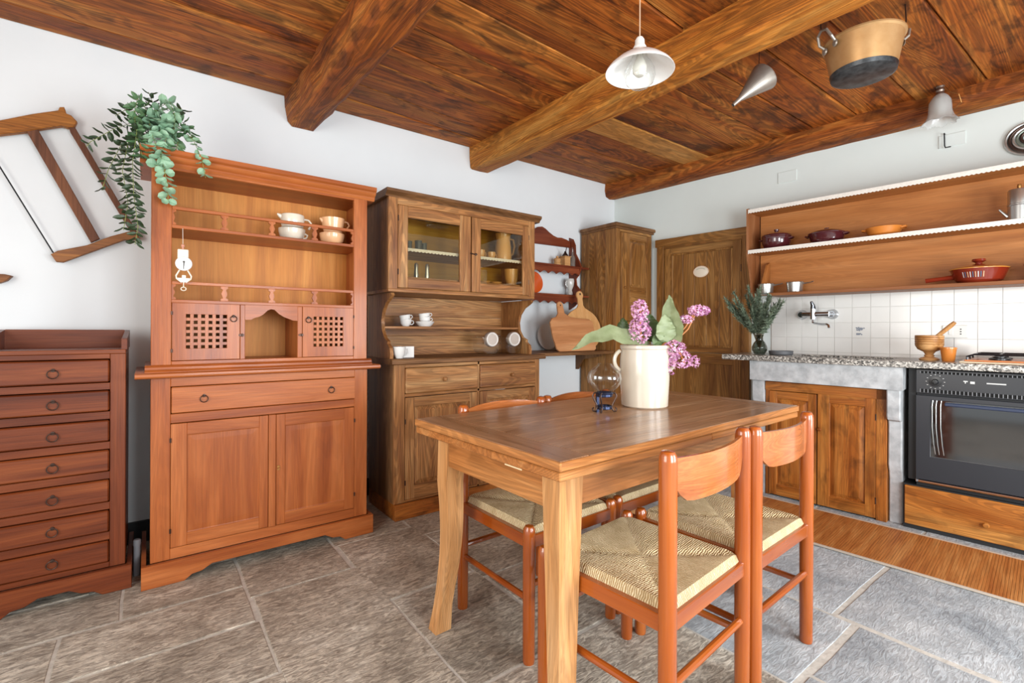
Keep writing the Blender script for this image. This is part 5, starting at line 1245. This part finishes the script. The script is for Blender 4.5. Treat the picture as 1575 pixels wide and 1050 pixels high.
cup('large ochre pottery mug on the lower level behind the right dresser pane', 2.215, 2.93, 1.510, .056, .125, mat=ochrec, name='ochre_mug')
for k in range(2):
    x = 1.93+.10*k; b = MB(); b.lathe([(0, 1.510), (.03, 1.510), (.046, 1.522), (.043, 1.524), (0, 1.516)], 24, (x, 2.88, 0)); b.obj('ochre_saucer', ochrec, fr='A', base=(x, 2.88, 1.510), label=('ochre saucer lying below the mugs, the left one' if k == 0 else 'ochre saucer beside the large ochre mug, the right one'), cat='saucer')

# ================================================================= WALL SHELF THINGS
zt_ = 1.766
b = MB(); b.lathe([(0, zt_), (.034, zt_), (.036, zt_+.015), (.028, zt_+.03), (.034, zt_+.055), (.028, zt_+.065), (.012, zt_+.072), (.012, zt_+.085), (0, zt_+.09)], 20, (2.985, 3.26, 0)); b.obj('wooden_pepper_mill', boardw('z'), fr='A', base=(2.985, 3.26, zt_), label='small turned wooden pepper mill on the red wall shelf, leftmost', cat='mill')
cg = thing('coffee_grinder', 'small box coffee grinder with crank on the red wall shelf', 'grinder', (3.085, 3.26, zt_))
b = MB(); b.box(3.05, 3.12, 3.225, 3.295, zt_, zt_+.085, .003); b.box(3.042, 3.128, 3.22, 3.30, zt_+.085, zt_+.092, .002); b.obj('box', boardw('x'), cg)
b = MB(); b.lathe([(.03, zt_+.092), (.03, zt_+.10), (.012, zt_+.125), (.008, zt_+.14), (0, zt_+.14)], 18, (3.085, 3.26, 0)); b.tube([(3.085, 3.26, zt_+.135), (3.06, 3.22, zt_+.15), (3.055, 3.21, zt_+.17)], .004, 6); b.obj('crank', ringm, cg)
cr = thing('oil_bottle', 'slim glass oil bottle with metal spout on the red wall shelf', 'bottle', (3.17, 3.25, zt_))
b = MB(); b.lathe([(0, zt_), (.024, zt_), (.025, zt_+.08), (.018, zt_+.10), (.008, zt_+.115), (.008, zt_+.14), (0, zt_+.14)], 18, (3.17, 3.25, 0)); b.obj('body', plain('brownish glass', '#9a8f86', rough=.1, trans=.5), cr)
b = MB(); b.tube([(3.17, 3.25, zt_+.135), (3.17, 3.25, zt_+.17), (3.155, 3.24, zt_+.18)], .0035, 6); b.obj('spout', steel, cr)
b = MB(); b.lathe([(0, 0), (.06, 0), (.085, .012), (.088, .016), (.06, .008), (0, .006)], 30, (0, 0, 0)); b.xf(Matrix.Translation((2.755, 3.325, 1.603)) @ Matrix.Rotation(radians(82), 4, 'X') @ Matrix.Scale(1.12, 4)); b.obj('orange_plate', plain('orange red glaze', '#d2571f', rough=.25, coat=.4), fr='A', base=(2.755, 3.32, 1.60), label='orange red plate leaning on the wall shelf beside the oak dresser', cat='plate')
cj = thing('white_jug', 'pale grey glass jug at the right end of the lower red shelf', 'jug', (3.155, 3.27, 1.50))
z = 1.501; b = MB(); b.lathe([(0, z), (.024, z), (.028, z+.02), (.020, z+.05), (.036, z+.09), (.042, z+.13), (.038, z+.155), (.034, z+.155), (.034, z+.10), (0, z+.03)], 22, (3.155, 3.27, 0)); b.obj('body', plain('greyish glass', '#c9c7c2', rough=.15, coat=.4), cj)
b = MB(); b.tube([(3.12, 3.27, z+.135), (3.10, 3.27, z+.12), (3.105, 3.27, z+.09), (3.125, 3.27, z+.08)], .004, 6); b.obj('handle', whitec, cj)
# cutting boards leaning
def cut_board(name, label, x, y, z, pts, mat, lean, th=.018, hole=None):
    b = MB(); b.prism(pts, 'xz', 0, th, bev=.003); Mx = Matrix.Translation((x, y, z)) @ Matrix.Rotation(radians(lean), 4, 'X'); b.xf(Mx)
    t = thing(name, label, 'cutting board', (x, y, z))
    b.obj('board', mat, t)
    if hole:
        h = MB(); h.lathe([(0, .001), (hole[2], .001), (hole[2], 0)], 14, (hole[0], -.0005, hole[1]), RX); h.xf(Mx); h.obj('hanging_hole', plain('dark hole', '#3a2a1c', rough=.9), t)
    return t
def arcp(cx, cz, rx, rz, a0, a1, n): return [(cx+rx*cos(radians(a0+(a1-a0)*i/n)), cz+rz*sin(radians(a0+(a1-a0)*i/n))) for i in range(n+1)]
rnd = arcp(0, .215, .215, .195, -70, 62, 16)+[(.045, .415), (.028, .44), (.026, .50)]+arcp(0, .535, .038, .038, -30, 210, 10)+[(-.026, .50), (-.028, .44), (-.045, .415)]+arcp(0, .215, .215, .195, 118, 250, 16)
cut_board('round_cutting_board', 'large rounded light wooden cutting board with handle behind the square one', 3.10, 3.01, .993, [(a*1.06, b_*.98-.020) for a, b_ in rnd], boardw('z'), -8, hole=(0, .512, .010))
sq = [(-.125, .02), (-.11, 0), (.125, 0), (.14, .015), (.15, .15), (.145, .26), (.12, .285), (.04, .29), (-.01, .30), (-.035, .33), (-.040, .39)]+arcp(-.065, .40, .026, .035, 0, 180, 8)+[(-.092, .33), (-.10, .30), (-.13, .285), (-.145, .25), (-.14, .12)]
cut_board('handled_cutting_board', 'smaller square wooden cutting board with handle in front of the round one', 2.93, 2.95, .997, [(a*1.75 if b_ < .31 else a*1.3-.03, b_) for a, b_ in sq], wood('worn cutting board', ['#a2683e', '#b97f52', '#c99365'], 'x', rough=.55, streak=.15), -12, hole=(-.114, .40, .007))
b = MB(); b.lathe([(0, 0), (.05, 0), (.095, .012), (.098, .016), (.05, .006), (0, .005)], 32, (0, 0, 0)); b.xf(Matrix.Translation((2.90, 3.31, 1.115)) @ Matrix.Rotation(radians(82), 4, 'X') @ Matrix.Scale(1.22, 4)); b.obj('white_plate', whitec, fr='A', base=(2.90, 3.31, 1.0), label='white plate leaning on the wall behind the cutting boards', cat='plate')

# ================================================================= KITCHEN SHELF THINGS (frame B)
def pot(name, label, s_, d_, z, prof, mat, ears=None, n=36, cat='pot'):
    t = thing(name, label, cat, (s_, d_, z), 'B')
    MB().lathe([(r, z+h) for r, h in prof], n, (s_, d_, 0)).obj('body', mat, t)
    if ears:
        for sg in (-1, 1):
            r, h = ears; MB().tube([(s_+sg*(r-.006), d_-.028, z+h), (s_+sg*(r+.016), d_-.022, z+h+.004), (s_+sg*(r+.020), d_, z+h+.005), (s_+sg*(r+.016), d_+.022, z+h+.004), (s_+sg*(r-.006), d_+.028, z+h)], .007, 8).obj('ear_handle', mat, t)
    return t
z = 1.803
t = pot('lidded_pot', 'dark aubergine lidded pottery pot at the left end of the middle shelf', -1.40, 3.985, z, [(0, 0), (.070, 0), (.085, .015), (.098, .05), (.098, .088), (.102, .092), (.102, .098), (.09, .098), (0, .095)], auberg, (.098, .075))
b = MB(); b.lathe([(.102, z+.099), (.098, z+.108), (.06, z+.125), (.02, z+.132), (.012, z+.135), (.018, z+.146), (.018, z+.152), (0, z+.156)], 32, (-1.40, 3.985, 0)); b.obj('lid', auberg, t)
t = pot('casserole', 'dark red ribbed pottery casserole with lid on the middle shelf', -1.06, 3.965, z, [(0, 0), (.075, 0), (.10, .02), (.112, .06), (.116, .064), (.116, .07), (.10, .072), (0, .07)], auberg, (.112, .055))
b = MB(); b.lathe([(.112, z+.071), (.10, z+.080), (.05, z+.095), (.015, z+.098), (.015, z+.108), (0, z+.11)], 32, (-1.06, 3.965, 0)); b.obj('lid', auberg, t)
pot('orange_dish', 'open orange terracotta dish on the middle shelf right of the dark casserole', -.735, 3.985, z, [(0, 0), (.060, 0), (.085, .018), (.100, .055), (.103, .06), (.098, .062), (.08, .022), (.055, .008), (0, .008)], terra, (.098, .05), cat='dish')
# moka style coffee pot
t = thing('neapolitan_coffee_pot', 'tall aluminium flip coffee pot at the right end of the middle shelf', 'coffee pot', (-.118, 3.96, z), 'B')
b = MB(); b.lathe([(0, z), (.046, z), (.047, z+.085), (.050, z+.088), (.050, z+.094), (.047, z+.097), (.047, z+.172), (.044, z+.178), (.01, z+.184), (.0, z+.184)], 32, (-.113, 3.96, 0)); b.obj('body', steel, t)
b = MB(); b.lathe([(.006, z+.184), (.010, z+.196), (.008, z+.208), (0, z+.21)], 12, (-.113, 3.96, 0)); b.obj('knob', brass, t)
b = MB(); b.tube([(-.158, 3.955, z+.03), (-.178, 3.95, z+.055), (-.192, 3.95, z+.075)], [.010, .006, .005], 8); b.obj('spout', steel, t)
b = MB(); b.tube([(-.066, 3.955, z+.165), (-.03, 3.945, z+.16), (-.025, 3.945, z+.10), (-.066, 3.955, z+.105)], .007, 8); b.obj('handle', blackm, t)
z = 1.463
for sx_, lb in ((-1.475, 'small aluminium saucepan hanging low at the left end of the bottom shelf'), (-1.27, 'small aluminium saucepan, second one on the bottom shelf')):
    t = pot('small_saucepan', lb, sx_, 3.985, z, [(0, .0), (.044, 0), (.050, .006), (.056, .075), (.060, .078), (.056, .078), (.048, .01), (0, .006)], steel, cat='saucepan')
    MB().tube([(sx_+.054, 3.985, z+.066), (sx_+.10, 3.98, z+.07), (sx_+.125, 3.975, z+.076)], [.006, .004, .004], 8).obj('handle', steel, t)
# painted red pan with lid
t = pot('red_lidded_pan', 'shallow brick red lidded pottery pan with yellow band and long handle', -.277, 3.962, z+.0, [(0, .0), (.085, 0), (.105, .015), (.118, .05), (.127, .075), (.131, .082), (.12, .085), (0, .085)], redpot, cat='pan')
b = MB(); b.lathe([(.1185, z+.0505), (.1275, z+.0752), (.1300, z+.0800), (.1278, z+.0805), (.117, z+.0525)], 40, (-.277, 3.962, 0)); b.obj('yellow_band', plain('yellow glaze', '#c98a3a', rough=.2, coat=.5), t) if False else b.bm.free()
b = MB(); b.lathe([(.1318, z+.080), (.1318, z+.0835), (.128, z+.086), (.126, z+.080)], 44, (-.277, 3.962, 0)); b.obj('yellow_rim', plain('yellow glaze', '#cf8f3c', rough=.2, coat=.5), t)
b = MB(); b.lathe([(.126, z+.086), (.10, z+.097), (.04, z+.110), (.018, z+.113), (.015, z+.12), (.032, z+.13), (.030, z+.142), (0, z+.146)], 36, (-.277, 3.962, 0)); b.obj('lid', redpot, t)
b = MB(); b.tube([(-.385, 3.95, z+.04), (-.44, 3.94, z+.035), (-.515, 3.93, z+.026)], [.016, .012, .014], 10); b.obj('handle', redpot, t)
b = MB()
for k in range(9):
    a = radians(262+5.5*(k-4))+.0; r0, r1, h0, h1 = .1095, .1215, .028, .060
    a0, a1 = a-.016, a+.016
    v = [b.bm.verts.new((-.277+(r+.0012)*cos(aa), 3.962+(r+.0012)*sin(aa), z+h)) for r, h, aa in ((r0+.001, h0, a0), (r0+.001, h0, a1), (r1, h1, a1), (r1, h1, a0))]
    f = b.bm.faces.new(v); f.material_index = k % 3
bmesh.ops.recalc_face_normals(b.bm, faces=b.bm.faces[:])
b.obj('painted_pattern', [mk, plain('blue glaze', '#3f6a86', rough=.3), plain('cream glaze', '#d8b08a', rough=.3)], t, kind='stuff')
t = pot('red_pot', 'brick red pottery pot cut off at the right edge on the bottom shelf', .03, 3.965, z, [(0, 0), (.07, 0), (.095, .03), (.10, .09), (.098, .10), (.085, .105), (0, .11)], redpot, (.1, .085))
# wall dial / coil light near the right edge
t = thing('round_grey_trivet', 'round grey metal coil hanging on the wall above the shelf unit', 'coil', (-.06, 4.11, 2.31), 'B')
for r_, mm in ((.105, steel), (.088, ringm), (.072, steel), (.056, plain('olive grey metal', '#7b8378', rough=.4, metal=.6)), (.040, ringm)):
    b = MB(); b.tube([(-.07+r_*cos(a), 4.115-.012*(.105-r_)/.03, 2.305+r_*.88*sin(a)) for a in [2*pi*k/40 for k in range(40)]], .008, 8, closed=True); b.obj('coil_ring', mm, t)
# faint covers in the plaster
for s0, s1, z0_, z1_, lb in ((-1.44, -1.307, 2.345, 2.43, 'flush white junction cover on the right wall above the shelf unit, left one'), (-.478, -.35, 2.355, 2.435, 'flush white junction cover on the right wall beside the iron hook')):
    MB().box(s0, s1, 4.124, 4.135, z0_, z1_, .0015).obj('junction_cover', wallg, fr='B', base=((s0+s1)/2, 4.13, z0_), label=lb, cat='cover')

# ================================================================= COUNTER THINGS (frame B)
t = thing('footed_mortar_bowl', 'turned striped wooden bowl on a foot with pestle on the worktop', 'bowl', (-.485, 3.85, 1.0), 'B')
z = 1.0; sx_, dy_ = -.485, 3.85
b = MB(); b.lathe([(0, z), (.046, z), (.050, z+.008), (.040, z+.016), (.022, z+.022), (.026, z+.03), (.020, z+.036), (.024, z+.044), (.030, z+.052), (.056, z+.066), (.068, z+.09), (.069, z+.15), (.066, z+.152), (.062, z+.10), (.045, z+.075), (0, z+.068)], 40, (sx_, dy_, 0)); b.obj('bowl', turned('x'), t)
b = MB()
for h in (.098, .111, .124, .138): b.lathe([(.0685, z+h), (.0705, z+h+.0015), (.0685, z+h+.003)], 40, (sx_, dy_, 0))
b.obj('dark_stripe', plain('brown stripe', '#8a5a2c', rough=.5), t, kind='stuff')
t = thing('wooden_pestle', 'light wooden pestle resting in the footed wooden bowl', 'pestle', (-.47, 3.85, 1.1), 'B')
b = MB(); b.tube([(-.505, 3.86, 1.085), (-.46, 3.85, 1.135), (-.43, 3.845, 1.165), (-.385, 3.84, 1.212), (-.368, 3.837, 1.230)], [.014, .010, .012, .013, .010], 12); b.obj('shaft', turned('z'), t)
b = MB(); z = 1.0; b.lathe([(0, z), (.027, z), (.029, z+.004), (.037, z+.072), (.039, z+.074), (.039, z+.082), (.036, z+.083), (.034, z+.072), (.026, z+.008), (0, z+.008)], 28, (-.392, 3.79, 0)); b.obj('orange_cup', terra, fr='B', base=(-.392, 3.79, 1.0), label='small orange terracotta cup beside the footed wooden bowl', cat='cup')
t = thing('glass_vase', 'round glass vase on the left end of the granite worktop', 'vase', (-1.45, 3.80, 1.0), 'B')
b = MB(); b.lathe([(0, z), (.035, z), (.052, z+.03), (.053, z+.055), (.040, z+.085), (.025, z+.105), (.024, z+.13), (.030, z+.145), (.028, z+.145), (.022, z+.13), (.023, z+.105), (.038, z+.084), (.050, z+.055), (.049, z+.032), (.032, z+.006), (0, z+.006)], 28, (-1.45, 3.80, 0)); b.obj('body', glass('smoky vase glass', '#c8ccc6', ior=1.5), t)
t = thing('rosemary_bunch', 'bushy grey green rosemary bunch standing in the glass vase', 'herbs', (-1.45, 3.80, 1.02), 'B')
rr = random.Random(12); st = MB(); nd = MB()
tips = [(-.24, -.05, .43), (-.20, .0, .37), (-.16, -.08, .47), (-.11, .02, .45), (-.06, -.06, .50), (-.02, .02, .48), (.03, -.07, .50), (.06, .0, .44), (.10, -.06, .43), (.14, .0, .40), (.17, -.03, .385), (.13, -.09, .34), (-.15, .05, .33), (-.10, -.1, .38), (.05, -.1, .37), (.0, -.08, .41), (-.21, -.09, .40), (.09, .04, .37)]
for (a, b_, h) in tips+[(a*.75+rr.uniform(-.03, .03), b_+rr.uniform(-.03, .03), h*.86) for a, b_, h in tips]:
    p0 = Vector((-1.45, 3.80, 1.03)); p1 = Vector((-1.45+a*.18, 3.80+b_*.2, 1.16)); p2 = Vector((-1.45+a*.62, 3.80+b_*.7, 1.0+h*.72)); p3 = Vector((-1.45+a, 3.80+b_, 1.0+h))
    P_ = [p0, p1, p2, p3]; st.tube(P_, [.002, .002, .0016, .001], 5)
    for (q0, q1, n) in ((p1, p2, 70), (p2, p3, 70)):
        ax = (q1-q0).normalized()
        for k in range(n):
            q = q0.lerp(q1, k/n); d = (ax*.7+Vector((rr.uniform(-1, 1), rr.uniform(-1, 1), rr.uniform(-1, 1))).normalized()*.9).normalized(); l = rr.uniform(.022, .042)
            sd = d.cross(ax).normalized()*.0070
            v = [nd.bm.verts.new(x) for x in (q-sd, q+sd, q+d*l)]; m_ = nd.bm.verts.new(q+d*l*.5+ax*.002)
            nd.bm.faces.new((v[0], v[1], m_)); nd.bm.faces.new((v[1], v[2], m_)); nd.bm.faces.new((v[2], v[0], m_))
st.obj('stem', plain('woody stem', '#6b6350', rough=.8), t, kind='stuff')
nd.obj('needles', plain('rosemary needles', '#7c8a74', rough=.6, col2='#5a6854', nscale=40), t, kind='stuff', smooth=False)
b = MB(); b.lathe([(0, 1.0), (.070, 1.0), (.078, 1.006), (.080, 1.03), (.076, 1.03), (.072, 1.010), (0, 1.008)], 30, (-1.312, 3.83, 0)); b.obj('slate_dish', plain('dark slate dish', '#5b5d60', rough=.5), fr='B', base=(-1.312, 3.83, 1.0), label='dark grey shallow dish beside the glass vase on the worktop', cat='dish')
